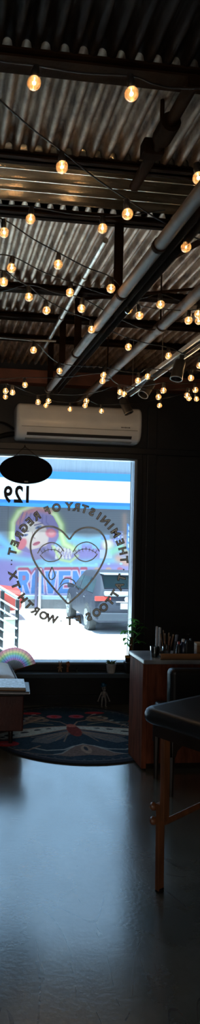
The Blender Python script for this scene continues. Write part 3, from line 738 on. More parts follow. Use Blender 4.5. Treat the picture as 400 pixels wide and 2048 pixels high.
# ------------------------------------------------------------------ painted surfaces (vertex colours)
class Paint:
    def __init__(s, U, V, base): s.U = U; s.V = V; s.C = np.zeros(U.shape+(3,)); s.C[:] = base
    def blend(s, mask, col, a=1.0): k = (mask*a)[..., None]; s.C = s.C*(1-k)+np.array(col)*k
    def ell(s, cx, cy, rx, ry, col, a=1, rot=0, soft=.08):
        x = s.U-cx; y = s.V-cy; c_, s_ = math.cos(rot), math.sin(rot); X = (x*c_+y*s_)/rx; Y = (-x*s_+y*c_)/ry
        d = np.sqrt(X*X+Y*Y); s.blend(np.clip((1-d)/soft+.5, 0, 1), col, a)
    def glow(s, pts, w, col, a=1): s.blend(np.exp(-(s.dist(pts)/w)**2), col, a)
    def dist(s, pts):
        D_ = np.full(s.U.shape, 1e9)
        for (x0, y0), (x1, y1) in zip(pts[:-1], pts[1:]):
            dx, dy = x1-x0, y1-y0; L2 = dx*dx+dy*dy+1e-9
            t = np.clip(((s.U-x0)*dx+(s.V-y0)*dy)/L2, 0, 1)
            D_ = np.minimum(D_, np.hypot(s.U-x0-t*dx, s.V-y0-t*dy))
        return D_
    def line(s, pts, w, col, a=1, soft=.6): s.blend(np.clip((w-s.dist(pts))/(soft*w)+.5, 0, 1), col, a)
    def inside(s, poly):
        m = np.zeros(s.U.shape, bool); n = len(poly)
        for i in range(n):
            x0, y0 = poly[i]; x1, y1 = poly[(i+1) % n]
            if y0 == y1: continue
            c_ = ((s.V < y0) != (s.V < y1)) & (s.U < (x1-x0)*(s.V-y0)/(y1-y0)+x0); m ^= c_
        return m
    def poly(s, poly, col, a=1): s.blend(s.inside(poly).astype(float), col, a)
def grid_obj(name, us, vs_, place, paint, m, parent=None, keep=None, org=(0, 0, 0), gain=1.0):
    U, V = np.meshgrid(us, vs_); P = Paint(U, V, (0, 0, 0)); paint(P); C = np.clip(P.C, 0, 1)
    lc = np.where(C <= .04045, C/12.92, ((C+.055)/1.055)**2.4)*gain
    nv, nu = U.shape; XYZ = place(U, V)-np.array(org)
    co = XYZ.reshape(-1, 3); idx = np.arange(nu*nv).reshape(nv, nu)
    q = np.stack([idx[:-1, :-1], idx[:-1, 1:], idx[1:, 1:], idx[1:, :-1]], -1).reshape(-1, 4)
    if keep is not None: kk = keep(U, V).reshape(-1); q = q[kk[q].all(1)]
    me = bpy.data.meshes.new(name); me.from_pydata(co.tolist(), [], q.tolist()); me.materials.append(m)
    at_ = me.color_attributes.new('Col', 'FLOAT_COLOR', 'POINT')
    at_.data.foreach_set('color', np.concatenate([lc.reshape(-1, 3), np.ones((nu*nv, 1))], 1).astype(np.float32).ravel())
    o = bpy.data.objects.new(name, me); COL.objects.link(o)
    if parent: o.parent = parent; o.location = Vector(org)-ORG[parent.name]
    else: o.location = org
    ORG[o.name] = Vector(org); return o

# rug
RC = Vector((1.10, 5.13, 0)); RRD = .735
rug = thing('round_rug', RC, 'round dark teal rug with a moth and roses pattern before the window', 'rug')
MB().lathe(RC, [(.001, .0005), (RRD, .0005), (RRD, .009), (.001, .009)], 96).build('rug_backing', mat('rug_edge', (.012, .016, .022), .95), rug)
def R(x, y):
    p_ = at(x, y, z=.01); return ((p_.x-RC.x)/RRD, (p_.y-RC.y)/RRD)
def paint_rug(P):
    base = (.10, .17, .22); P.C[:] = base
    P.ell(0, 0, 1, 1, (.12, .15, .19), 1, soft=.01); P.ell(0, 0, .93, .93, (.30, .30, .32), 1, soft=.01); P.ell(0, 0, .915, .915, base, 1, soft=.01)
    P.ell(0, 0, .86, .86, (.22, .25, .28), .7, soft=.01); P.ell(0, 0, .85, .85, base, 1, soft=.01)
    for k in range(60):
        a_ = 2*PI*k/60; P.ell(.89*math.cos(a_), .89*math.sin(a_), .014, .014, (.26, .28, .30), .8, soft=.3)
    red, pink, pale, tan = (.52, .13, .15), (.50, .24, .30), (.50, .53, .52), (.42, .36, .32)
    x0, _ = R(151, 1465)
    for s in (1, -1):
        X = lambda u: x0+s*u
        def PP(l): return [(X(u), v) for u, v in l]
        P.poly(PP([(.05, .16), (.30, .13), (.62, .05), (.86, -.10), (.88, -.22), (.80, -.27), (.50, -.17), (.22, -.02), (.06, .05)]), pale)
        P.line(PP([(.05, .16), (.30, .13), (.62, .05), (.86, -.10), (.88, -.22), (.80, -.27), (.50, -.17), (.22, -.02), (.06, .05)]), .010, tan)
        for (u, v, a_, b_) in ((.72, -.14, .06, .030), (.55, -.05, .05, .022), (.40, .03, .04, .020), (.80, -.20, .03, .02), (.27, .07, .03, .016)):
            P.ell(X(u), v, a_, b_, (.12, .16, .19), 1, rot=-.3*s)
        P.poly(PP([(.05, .04), (.22, -.08), (.46, -.24), (.52, -.36), (.36, -.42), (.16, -.25), (.05, -.10)]), (.27, .29, .31))
        for k in range(5): P.line(PP([(.07, -.04), (.18+.08*k, -.36+.035*k)]), .008, tan, .8)
        P.ell(X(.80), .30, .11, .085, red); P.ell(X(.80), .30, .05, .04, (.62, .22, .20)); P.line(PP([(.70, .28), (.40, .30), (.2, .22)]), .012, (.35, .36, .32))
        P.ell(X(.78), -.40, .13, .085, red, .9); P.ell(X(.78), -.40, .06, .04, pink, .8)
        P.ell(X(.38), .66, .12, .05, red, .8); P.ell(X(.13), .52, .09, .07, pink); P.ell(X(.13), .52, .04, .03, red)
        P.ell(X(.35), .42, .15, .09, tan, .8, rot=.4*s); P.ell(X(.36), .42, .09, .05, (.16, .2, .24), .9, rot=.4*s)
        for k in range(7): P.line(PP([(.25, .48), (.35+.05*k, .60-.08*k)]), .009, tan, .9); P.ell(X(.36+.05*k), .60-.08*k, .035, .018, pale, .7, rot=.6)
        P.line(PP([(.10, -.50), (.22, -.60), (.40, -.62), (.52, -.54)]), .014, pale, .8)
        P.line(PP([(.45, -.48), (.58, -.60), (.70, -.58)]), .012, tan, .8)
        P.poly(PP([(.0, -.44), (.10, -.50), (.26, -.70), (.36, -.74), (.20, -.80), (.0, -.76)]), (.34, .30, .29))
        P.line(PP([(.0, -.44), (.10, -.50), (.26, -.70), (.36, -.74)]), .010, pale, .7)
        P.line(PP([(.36, -.74), (.5, -.72), (.62, -.66)]), .009, tan, .7)
        P.line(PP([(.03, .18), (.10, .32), (.20, .36)]), .010, tan)
        for k in range(6): P.line(PP([(.55+.05*k, .12), (.62+.05*k, .22)]), .008, tan, .6)
    P.ell(x0, .0, .075, .20, (.38, .16, .15)); P.ell(x0, .17, .055, .06, (.50, .30, .27))
    for k in range(6): P.line([(x0-.06, -.14+.05*k), (x0+.06, -.14+.05*k)], .008, (.20, .12, .13))
    P.ell(x0, -.60, .05, .12, (.45, .40, .36)); P.ell(x0, -.58, .02, .06, (.15, .18, .22))
g1 = np.linspace(-1, 1, 260)
grid_obj('rug_pile', g1, g1, lambda U, V: np.stack([RC.x+U*RRD, RC.y+V*RRD, np.full(U.shape, .0105)], -1), paint_rug,
         mat('rug_wool', (1, 1, 1), .95, spec=.1, attr='Col', noise=.25, nscale=60, bump=.4, bscale=150), rug, keep=lambda U, V: U*U+V*V <= .996, org=RC, gain=2.4)

# ------------------------------------------------------------------ street outside
GZ = -1.3; BY = 24.0
M_pave = mat('pavement_pale', (.80, .80, .78), .8, noise=.05, nscale=2)
struct(MB().bb((-40, WY+2.2, GZ-.2), (60, 60, GZ)).build('ground_pavement', M_pave))
M_con = mat('landing_concrete', (.45, .45, .43), .8, noise=.1)
struct(MB().bb((-6, WY+T, GZ-.2), (6, 7.75, -.02)).build('ground_landing', M_con))
bl = thing('mural_building', (5, BY, GZ), 'building across the street with blue and white band over a painted mural', 'building')
sB = 1300/BY
def pz(y, x=140): return at(x, y, Y=BY).z
def pxX(x): return at(x, 1100, Y=BY).x
z_m1 = pz(1016); z_w0 = pz(1003); z_w1 = pz(960); z_b1 = pz(945)
MB().bb((-14, BY+.02, GZ), (26, BY+9, pz(865))).build('wall', mat('upper_siding', (.125, .15, .18), .7, noise=.08, stretch=(3, 3, .2)), bl)
M_sblue = mat('band_blue', (.010, .105, .30), .5); M_swhite = mat('band_white', (.34, .34, .34), .5)
o = MB().bb((-14, BY-.18, z_m1), (26, BY+.1, z_w0)).build('fascia_band', M_sblue, bl); o['label'] = 'lower blue band'
o = MB().bb((-14, BY-.2, z_w0), (26, BY+.1, z_w1)).build('fascia_band', M_swhite, bl); o['label'] = 'white band'
o = MB().bb((-14, BY-.18, z_w1), (26, BY+.1, z_b1)).build('fascia_band', M_sblue, bl); o['label'] = 'upper blue band'
z_mb = pz(1196, 100)
o = MB().bb((-14, BY-.25, GZ), (26, BY+.1, z_mb)).build('base_ledge', mat('base_purple', (.09, .085, .09), .7, noise=.3, nscale=1.5), bl)
o = MB().bb((-14, BY-.32, z_mb-.02), (26, BY+.1, z_mb+.10)).build('coping', mat('coping_blue', (.11, .16, .20), .6), bl)
gt = text_mesh('RAVEN', 1.0, 0)
def paint_mural(P):
    P.C[:] = (.36, .36, .40)
    for k in range(40): P.line([(-400, 1018+k*4.5), (900, 1018+k*4.5)], .5, (.30, .30, .34), .6)
    P.line([(16, 1010), (16, 1120)], 1.2, (.28, .28, .30))
    # far sides: more sprayed colour beyond the window's view
    for k in range(24):
        rx = random.uniform(-350, -30) if k % 2 else random.uniform(300, 750)
        P.ell(rx, random.uniform(1070, 1150), random.uniform(18, 45), random.uniform(12, 30), random.choice([(.62, .5, .78), (.5, .75, .85), (.85, .65, .5), (.55, .8, .6)]), .8, soft=.8)
    # lower field
    P.poly([(-400, 1090), (20, 1092), (60, 1100), (140, 1084), (200, 1078), (262, 1078), (900, 1080), (900, 1300), (-400, 1300)], (.55, .46, .74))
    P.glow([(115, 1086), (150, 1078), (180, 1082), (215, 1078)], 9, (.52, .80, .92)); P.glow([(0, 1110), (40, 1118), (90, 1124), (150, 1126), (200, 1124), (275, 1120)], 7, (.50, .80, .84), .8)
    P.glow([(0, 1078), (25, 1098), (0, 1105)], 12, (.45, .74, .95))
    P.ell(222, 1090, 12, 11, (.98, .88, .70), soft=.8); P.ell(222, 1090, 6, 6, (1, .96, .88), soft=.5)
    for (a_, b_, c_, d_, e_) in ((190, 1076, 207, 1098, (.50, .74, .86)), (208, 1070, 226, 1080, (.45, .60, .84)), (234, 1062, 256, 1084, (.42, .46, .72)), (150, 1082, 168, 1100, (.55, .76, .86)), (206, 1100, 232, 1118, (.78, .80, .95))):
        P.poly([(a_, b_), (c_, b_), (c_, d_), (a_, d_)], e_, .9)
    for k in range(9): P.ell(238+7*(k % 3), 1067+7*(k//3), 1.6, 1.6, (.85, .9, 1))
    P.glow([(232, 1105), (250, 1095), (262, 1100)], 10, (.55, .85, .65), .9); P.glow([(245, 1118), (262, 1128)], 8, (.90, .60, .48), .9)
    P.glow([(256, 1030), (258, 1070), (262, 1110)], 6, (.70, .50, .42), .7)
    P.poly([(262, 1046), (279, 1058), (279, 1108), (262, 1100)], (.30, .55, .85))
    for i in range(2):
        for j in range(4): P.poly([(264+8*i, 1051+12*j+4*i), (269+8*i, 1054+12*j+4*i), (269+8*i, 1062+12*j+4*i), (264+8*i, 1059+12*j+4*i)], (.85, .92, .98))
    # head: halo, hair, face
    halo = [(38, 1100), (26, 1075), (27, 1045), (38, 1024), (60, 1014), (92, 1018), (112, 1030), (124, 1050), (126, 1070), (132, 1088), (150, 1098)]
    P.glow(halo, 8, (.80, .90, .45)); P.glow(halo, 3.5, (.95, .95, .70), .9)
    P.poly([(36, 1098), (30, 1070), (32, 1044), (44, 1026), (62, 1018), (92, 1020), (108, 1032), (119, 1052), (120, 1072), (112, 1090), (95, 1104), (60, 1106)], (.50, .40, .62))
    P.glow([(38, 1045), (50, 1026), (75, 1017), (100, 1022)], 6, (.82, .42, .42), .9)
    for k in range(7): P.line([(46+8*k, 1024+1.2*k), (40+9*k, 1044), (44+11*k, 1062)], 1.2, (.36, .28, .50), .7)
    P.ell(72, 1072, 27, 31, (.90, .76, .70), rot=-.35, soft=.12); P.ell(62, 1062, 14, 16, (.95, .84, .76), .7, rot=-.3, soft=.8)
    P.ell(46, 1088, 8, 12, (.90, .36, .40), rot=.5, soft=.4); P.ell(104, 1066, 11, 9, (.92, .40, .45), rot=.3, soft=.4); P.ell(105, 1066, 6, 5, (.96, .55, .55), soft=.5)
    P.ell(52, 1070, 6, 2.6, (.40, .42, .58), rot=-.3); P.ell(78, 1054, 7, 3, (.42, .44, .60), rot=-.4); P.ell(52, 1070, 2.4, 1.8, (.15, .12, .25)); P.ell(78, 1055, 2.6, 2, (.15, .12, .25))
    P.line([(45, 1064), (58, 1062)], 1, (.35, .22, .40)); P.line([(70, 1050), (86, 1046)], 1.1, (.35, .22, .40))
    P.line([(66, 1064), (68, 1074), (72, 1077)], .9, (.70, .50, .50)); P.ell(75, 1087, 8, 3.4, (.78, .28, .36), rot=-.35); P.line([(68, 1089), (82, 1084)], .6, (.45, .12, .22))
    P.poly([(62, 1100), (96, 1092), (104, 1112), (70, 1122)], (.55, .45, .62)); P.glow([(88, 1098), (96, 1110), (110, 1118)], 6, (.35, .28, .48), .8)
    # hand and bones
    for k in range(5): P.line([(112+7*k, 1094+1.5*k), (118+7*k, 1104), (116+7*k, 1116)], 2.6, (.93, .84, .80)); P.line([(115.5+7*k, 1098), (118+7*k, 1114)], .7, (.55, .42, .60))
    P.glow([(108, 1092), (125, 1120), (145, 1124), (160, 1112)], 3, (.85, .92, .50), .8)
    for k in range(7): P.ell(95+26*k, 1129, 3, 2, (.65, .85, .98), soft=.6)
    # letters
    P.poly([(30, 1138), (275, 1134), (275, 1200), (30, 1200)], (.60, .56, .80), .6)
    P.glow([(38, 1136), (100, 1132), (200, 1132)], 4, (.60, .88, .85), .9)
    vs, fs = gt; xs = [v.x for v in vs]; ys = [v.y for v in vs]; x0, x1, y0, y1 = min(xs), max(xs), min(ys), max(ys)
    L_ = {'R': ([[(40, 1188), (40, 1143), (57, 1143), (62, 1150), (62, 1160), (57, 1167), (64, 1188), (55, 1188), (50, 1170), (48, 1170), (48, 1188)]], [[(48, 1151), (54, 1151), (55, 1160), (48, 1161)]]),
          'A': ([[(66, 1188), (68, 1152), (74, 1143), (84, 1143), (90, 1152), (92, 1188), (84, 1188), (83, 1174), (75, 1174), (74, 1188)]], [[(75, 1154), (83, 1154), (83, 1165), (75, 1165)]]),
          'V': ([[(94, 1143), (103, 1143), (106, 1168), (109, 1143), (118, 1143), (111, 1188), (101, 1188)]], []),
          'E': ([[(122, 1143), (146, 1143), (146, 1152), (131, 1152), (131, 1160), (144, 1160), (144, 1169), (131, 1169), (131, 1179), (147, 1179), (147, 1188), (122, 1188)]], []),
          'N': ([[(151, 1188), (151, 1143), (159, 1143), (168, 1166), (168, 1143), (177, 1143), (177, 1188), (169, 1188), (160, 1166), (160, 1188)]], [])}
    for ch in 'RAVEN':
        for o_ in L_[ch][0]:
            c_ = o_+[o_[0]]; P.line([(x+1, y-5) for x, y in c_], 3, (.72, .22, .35)); P.poly([(x+1, y-5) for x, y in o_], (.72, .22, .35))
    for ch in 'RAVEN':
        for o_ in L_[ch][0]: P.line(o_+[o_[0]], 2.6, (.88, .80, .95))
    for ch in 'RAVEN':
        for o_ in L_[ch][0]: P.poly(o_, (.24, .48, .82)); P.poly([(x, y) for x, y in o_], (.35, .62, .90), .35)
        for o_ in L_[ch][1]: P.poly(o_, (.70, .35, .50))
    for k in range(14):
        P.ell(185+8*k, 1145+6*math.sin(k*2.1), 6, 4, random.choice([(.80, .30, .36), (.85, .60, .45), (.45, .78, .80)]), .8, soft=.6)
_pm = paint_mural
def paint_mural(P): _pm(P); P.C = P.C*.84+np.array((.70, .66, .68))*.16  # veil of glare haze mixed into the mural colours
def mural_place(U, V):
    X = (U+115.0)/sB; Z = 1.6+(1057.5+.026*U-V)/sB
    return np.stack([X, np.full(U.shape, BY-.02), Z], -1)
us = np.concatenate([np.linspace(-400, -10, 60), np.arange(-8, 290, .9), np.linspace(292, 800, 70)]); vs_ = np.arange(1012, 1200, .9)
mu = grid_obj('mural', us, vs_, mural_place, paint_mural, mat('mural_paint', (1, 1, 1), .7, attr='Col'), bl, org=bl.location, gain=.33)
for (x, mm, w_) in ((80, mat('pole_pale', (.24, .19, .19), .6), .06), (73, mat('pole_violet', (.05, .04, .08), .6), .05)):
    X = at(x, 1160, Y=BY-.4).x
    o = MB().tube([(X, BY-.4, GZ), (X, BY-.4, pz(1136, 80))], w_, 12).build('bollard_pole', mm, smooth=True)
    tag(o, 'pale pink pole standing before the blue mural letters' if x == 80 else 'dark violet pole just left of the pale pink pole', 'pole')

# ---------------- vehicles
def car(name, label, cat, origin, ang, st, paint, wheels, wr, hatch):
    t = thing(name, origin, label, cat); ca, sa = math.cos(ang), math.sin(ang); O = Vector(origin)
    def Wd(s, w_, z): return O+Vector((w_*ca-s*sa, w_*sa+s*ca, z))       # s along length (0 = tail), w to the right of travel
    def ring(k):
        s, hw, zb, zm, hr, zt = k
        half = [(hw*.80, zb), (hw*.97, zb+.10), (hw, zb+(zm-zb)*.55), (hw*.975, zm), (hr+.02, zt-.09), (hr-.05, zt-.02), (hr*.55, zt)]
        return [(s, w_, z) for w_, z in half] + [(s, -w_, z) for w_, z in half[::-1]]
    rings = [ring(k) for k in st]; n = len(rings[0]); vs = []; fs = []
    for r_ in rings: vs += [Wd(*q) for q in r_]
    for j in range(len(rings)-1):
        for i in range(n): fs.append((j*n+i, j*n+(i+1) % n, (j+1)*n+(i+1) % n, (j+1)*n+i))
    fs += [tuple(range(n)), tuple((len(rings)-1)*n+i for i in range(n))]
    MB().add(vs, fs).build('body', paint, t, smooth=True)
    def lerpst(s):
        for a_, b_ in zip(st[:-1], st[1:]):
            if a_[0] <= s <= b_[0]:
                q = (s-a_[0])/(b_[0]-a_[0]+1e-9); return [a_[i]+(b_[i]-a_[i])*q for i in range(6)]
    def sidewin(s0, s1, s2, s3):
        for sg in (1, -1):
            vs = []
            for s, lo in ((s0, .08), (s1, .08), (s2, .82), (s3, .82)):
                k = lerpst(s); w0, z0 = k[1]*.975, k[3]; w1, z1 = k[4]+.02, k[5]-.09
                vs.append((s, sg*(w0+(w1-w0)*lo+.012), z0+(z1-z0)*lo))
            pts = [Wd(*v) for v in vs]; inn = [Wd(s, w_-sg*.02, z) for s, w_, z in vs]
            MB().add(pts+inn, [(0,1,2,3),(7,6,5,4),(0,4,5,1),(1,5,6,2),(2,6,7,3),(3,7,4,0)]).build('side_window', M_cglass, t)
    for sw in hatch['side']: sidewin(*sw)
    for (s0, f0, s1, f1, nm) in hatch['screens']:
        k0, k1 = lerpst(s0), lerpst(s1); dz = .012; dirn = -1 if s0 < s1 and nm == 'rear_window' else 1
        vs = []
        for s, k in ((s0, k0), (s1, k1)):
            for sg in (-1, 1): vs.append((s+dirn*.02, sg*(k[4]*.86), k[5]-(.02 if s == s0 else .02)+dz))
        pts = [Wd(*v) for v in vs]; inn = [Wd(s, w_, z-.03) for s, w_, z in vs]
        MB().add(pts+inn, [(0,1,3,2),(6,7,5,4),(0,4,5,1),(2,3,7,6),(0,2,6,4),(1,5,7,3)]).build(nm, M_cglass, t)
    ax_ = Vector((ca, sa, 0)); hw = max(k[1] for k in st)
    for s in wheels:
        for sg in (1, -1):
            c0 = Wd(s, sg*(hw-.20), wr)
            ar = MB().tube([c0+ax_*sg*.0, c0+ax_*sg*.205], wr*1.14, 28).build('wheel_arch', M_tyre, t)
            wh = MB().lathe(c0, [(.001, 0), (wr*.9, 0), (wr, .04), (wr, .19), (wr*.92, .225), (wr*.66, .225), (wr*.64, .21), (.001, .21)], 32, ax_*sg).build('wheel', M_tyre, t, smooth=True)
            rm = MB()
            for k in range(5):
                a_ = 2*PI*k/5; u_ = Vector((-sa*math.cos(a_), ca*math.cos(a_), math.sin(a_)))
                rm.tube([c0+ax_*sg*.225, c0+ax_*sg*.222+u_*wr*.62], .035, 6)
            rm.lathe(c0+ax_*sg*.20, [(wr*.58, 0), (wr*.66, 0), (wr*.66, .03), (wr*.58, .03)], 28, ax_*sg)
            rm.build('rim', M_rim, wh)
    return t, Wd
suv_st = [(0, .78, .42, .80, .74, .93), (.06, .90, .34, .92, .82, 1.08), (.20, .93, .30, 1.08, .72, 1.30), (.42, .93, .28, 1.10, .68, 1.66), (.9, .93, .26, 1.09, .68, 1.72), (1.7, .93, .24, 1.07, .69, 1.73), (2.5, .93, .24, 1.05, .68, 1.68), (2.75, .93, .24, 1.04, .69, 1.58), (3.3, .93, .25, 1.02, .78, 1.13), (3.9, .91, .27, .95, .78, 1.02), (4.4, .86, .30, .80, .70, .88), (4.6, .72, .38, .66, .58, .72)]
SX = at(186, 1190, Y=18.2).x+.93
t, Wd = car('suv', 'dark blue-grey SUV parked across the street, seen from the rear', 'car', (SX, 18.0, GZ), 0, suv_st, M_carb, (.95, 3.72), .37,
   {'side': [(.40, 1.15, 1.1, .62), (1.22, 2.1, 2.1, 1.18), (2.18, 3.0, 2.60, 2.17)], 'screens': [(.22, 0, .40, 0, 'rear_window'), (3.24, 0, 2.80, 0, 'windshield')]})
for sg in (1, -1):
    MB().box(Wd(.05, sg*.68, 1.0), (.46, .10, .13), Matrix.Rotation(.0, 3, 'X')).build('tail_light', M_tail, t, bevel=.02)
    m = MB(); m.box(Wd(2.95, sg*1.03, 1.12), (.20, .10, .14)); m.build('side_mirror', M_carb, t, bevel=.03)
    for s in (1.25, 2.25): MB().box(Wd(s+.1, sg*.935, .93), (.02, .16, .03)).build('door_handle', M_chrome, t, bevel=.005)
MB().box(Wd(.0, 0, .80), (.36, .03, .17)).build('license_plate', M_plate, t)
MB().lathe(Wd(.01, 0, 1.0), [(.001, 0), (.07, 0), (.07, .03), (.001, .03)], 20, (0, -1, 0)).build('emblem', M_chrome, t)
MB().box(Wd(.02, 0, .50), (1.62, .14, .22)).build('rear_bumper', mat('bumper_grey', (.04, .045, .055), .6, spec=.1), t, bevel=.03)
MB().box(Wd(.36, 0, 1.69), (1.3, .50, .035)).build('roof_spoiler', mat('roof_sky_sheen', (.25, .27, .30), .3, coat=.8), t, bevel=.012)  # widened and paler than the body, sky reflection put into the colour
MB().box(Wd(.045, 0, 1.14), (1.30, .10, .14), Matrix.Rotation(-.45, 3, 'X')).build('tailgate_sheen_panel', mat('tailgate_sheen', (.20, .21, .23), .4, spec=.3), t, bevel=.03)  # added pale strip, painted reflection of bright pavement and sky on the body
MB().box(Wd(.0, 0, .92), (.62, .03, .03)).build('trim_strip', M_chrome, t)
tr_st = [(0, .70, .40, .68, .62, .76), (.15, .86, .32, .82, .78, .96), (.9, .9, .26, .92, .80, 1.04), (1.35, .9, .25, .95, .74, 1.20), (1.8, .9, .25, .95, .62, 1.42), (2.9, .9, .25, .94, .62, 1.43), (3.5, .9, .25, .92, .76, 1.08), (4.2, .88, .28, .80, .72, .90), (4.5, .74, .36, .64, .58, .70)]
RXr = at(44, 1190, Y=21.4).x
t, Wd = car('car', 'red car parked sideways across the street at the left of the window', 'car', (RXr, 21.4, GZ), PI/2, tr_st, M_carr, (.85, 3.6), .33,
   {'side': [(1.45, 2.3, 2.3, 1.80), (2.38, 3.35, 2.95, 2.36)], 'screens': [(1.30, 0, 1.75, 0, 'rear_window'), (3.45, 0, 2.95, 0, 'windshield')]})
for sg in (1, -1): MB().box(Wd(.10, sg*.62, .80), (.10, .34, .14)).build('tail_light', mat('lamp_pale', (.85, .6, .4), .3), t, bevel=.02)
MB().box(Wd(.06, 0, .48), (.14, 1.6, .2)).build('rear_bumper', M_plate, t, bevel=.03)
p = at(17, 1264, z=GZ)
ub = thing('utility_box', p, 'olive grey box on the pavement seen through the stair railing', 'box')
MB().box(p+Vector((0, 0, .18)), (.42, .35, .36)).build('box_body', mat('olive_box', (.22, .23, .17), .7), ub, bevel=.02)
MB().box(p+Vector((0, 0, .375)), (.46, .39, .03)).build('box_lid', mat('olive_box', (.22, .23, .17), .7), ub, bevel=.008)
# ---------------- stair railing outside
RY = 7.55
q1 = at(35, 1200, Y=RY); q0 = at(5, 1182, Y=RY); dX = q1.x-q0.x; sl = (q1.z-q0.z)/dX
rl_ = thing('stair_railing', (q1.x, RY, -.02), 'stair railing with dark posts and pale bars outside the window at left', 'railing')
for k in range(4):
    X = q1.x-dX*k*1.0-(0 if k else 0); zt = q1.z+sl*(X-q1.x)
    MB().bb((X-.022, RY-.022, -.02), (X+.022, RY+.022, zt)).build('post', M_post, rl_, bevel=.003)
xl = q1.x-3.1*dX
MB().tube([(xl, RY, q1.z+.02+sl*(xl-q1.x)), (q1.x+.02, RY, q1.z+.02+sl*.02)], .022, 12).build('handrail', M_galv, rl_, smooth=True)
for k in range(6):
    dz = -.11*(k+1)
    if q1.z+dz > .03: MB().tube([(xl, RY-.02, q1.z+dz+sl*(xl-q1.x)), (q1.x, RY-.02, q1.z+dz)], .011, 8).build('bar', M_galv, rl_, smooth=True)

# ------------------------------------------------------------------ desk at right
dx0, dy0, dy1, dz = 1.375, 4.28, 4.62, .745
DK = thing('desk', (2.0, 4.45, 0), 'tall reddish-brown wooden desk at right with pale blue-lit top', 'desk')
MB().bb((dx0, dy0, .012), (dx0+.035, dy1-.03, dz-.03)).build('side_panel', M_desk, DK, bevel=.004)
MB().bb((dx0+.037, dy0+.02, .04), (2.6, dy0+.045, dz-.032)).build('front_panel', M_desk, DK)
MB().bb((dx0+.037, dy0+.035, .0), (2.6, dy0+.055, .06)).build('kickboard', M_darkwood, DK)
MB().bb((dx0+.037, dy1-.055, .04), (2.6, dy1-.035, dz-.032)).build('back_panel', M_desk, DK)
MB().bb((2.565, dy0, 0), (2.6, dy1-.03, dz-.03)).build('side_panel', M_desk, DK, bevel=.004)
MB().bb((dx0-.006, dy0-.03, dz-.028), (2.65, dy1-.02, dz)).build('desktop', M_desktop, DK, bevel=.005)
def on(x, y): q = at(x, y, z=dz); q.y = min(max(q.y, dy0+.02), dy1-.055); return Vector((at(x, y, Y=q.y).x, q.y, dz))
# glass tumbler
def tumbler(p, r, h, label, name='glass_cup', fill=None, fh=.5):
    t = thing(name, p, label, 'cup')
    MB().lathe(p, [(.001, 0), (r*.80, 0), (r, h), (r*.93, h), (r*.76, .006), (.001, .006)], 20).build('glass_wall', M_clear, t, smooth=True)
    if fill: MB().lathe(p+Vector((0, 0, .006)), [(.001, 0), (r*.72, 0), (r*.80, h*fh), (.001, h*fh)], 18).build('contents', fill, t, smooth=True)
    return t
tumbler(on(309, 1314), .030, .075, 'clear glass cup with dark contents at the left corner of the desk', fill=M_potb, fh=.8)
tumbler(on(322, 1316), .022, .070, 'smaller clear glass of dark ink just right of the corner cup', fill=M_potb, fh=.55)
for x, hh, lab in ((313, .175, 'left one of two tall white candles on the desk'), (319, .168, 'right one of two tall white candles on the desk')):
    p = on(x, 1302); p.y = dy1-.04; p.x = at(x, 1300, Y=p.y).x
    t = thing('candle', p, lab, 'candle')
    MB().lathe(p, [(.001, 0), (.0088, 0), (.0088, hh), (.005, hh+.003), (.001, hh+.003)], 14).build('wax', mat('wax_white', (.5, .52, .55), .5), t, smooth=True)
    MB().tube([p+Vector((0, 0, hh)), p+Vector((.001, 0, hh+.010))], .001, 5).build('wick', M_potb, t)
pj = on(333, 1314)
tumbler(pj, .030, .088, 'clear glass jar holding brushes and wooden sticks on the desk', 'glass_jar')
rb_ = random.Random(11)
for k in range(8):
    a_ = 2*PI*k/8; b0 = pj+Vector((.014*math.cos(a_), .014*math.sin(a_), .008)); d = Vector((.22*math.cos(a_+.4), .12*math.sin(a_), 1)).normalized(); L_ = rb_.uniform(.12, .165)
    side = 'left' if math.cos(a_+.4) < 0 else 'right'
    t = thing('brush', b0, 'thin wooden brush standing in the glass jar on the desk, among others alike', 'brush', 'brushes standing in the glass jar')
    MB().tube([b0, b0+d*L_], [.0022, .0032], 7).build('handle', M_kraft if k % 3 else M_clay, t, smooth=True)
    MB().tube([b0+d*L_, b0+d*(L_+.012)], [.0042, .0028], 7).build('bristles', M_clay2, t, smooth=True)
p = on(346, 1317); d = Vector((.16, 0, 1)).normalized()
t = thing('marker_pen', p, 'dark marker standing tilted between the brush jar and the bottles', 'pen')
MB().tube([p, p+d*.12], .008, 12).build('barrel', M_potb, t, smooth=True); MB().tube([p+d*.12, p+d*.165], .0088, 12).build('cap', mat('cap_slate', (.12, .13, .17), .4), t, smooth=True)
def bottle(x, y, r, h, mm, label, capm):
    p = on(x, y); t = thing('bottle', p, label, 'bottle', 'ink bottles on the desk')
    MB().lathe(p, [(.001, 0), (r, 0), (r, h*.68), (r*.5, h*.80), (r*.5, h*.86), (.001, h*.86)], 18).build('bottle_body', mm, t, smooth=True)
    MB().lathe(p+Vector((0, 0, h*.84)), [(.001, 0), (r*.56, 0), (r*.5, h*.16), (.001, h*.17)], 14).build('cap', capm, t, smooth=True)
bottle(357, 1312, .018, .10, M_potb, 'dark squat bottle with a red cap on the desk', mat('cap_red', (.35, .03, .02), .4))
bottle(366, 1311, .020, .115, mat('navy_glass', (.01, .02, .05), .2), 'navy bottle with a pale cap on the desk', M_white)
p = on(377, 1312); t = thing('ink_printer', p, 'black square device right of the bottles on the desk', 'device')
MB().box(p+Vector((0, 0, .055)), (.062, .06, .11)).build('casing', M_potb, t, bevel=.008); MB().box(p+Vector((-.0, -.031, .08)), (.04, .003, .03)).build('screen', M_vinyl, t)
MB().tube([p+Vector((.015, 0, .11)), p+Vector((.015, 0, .122))], .008, 10).build('knob', M_potb, t)
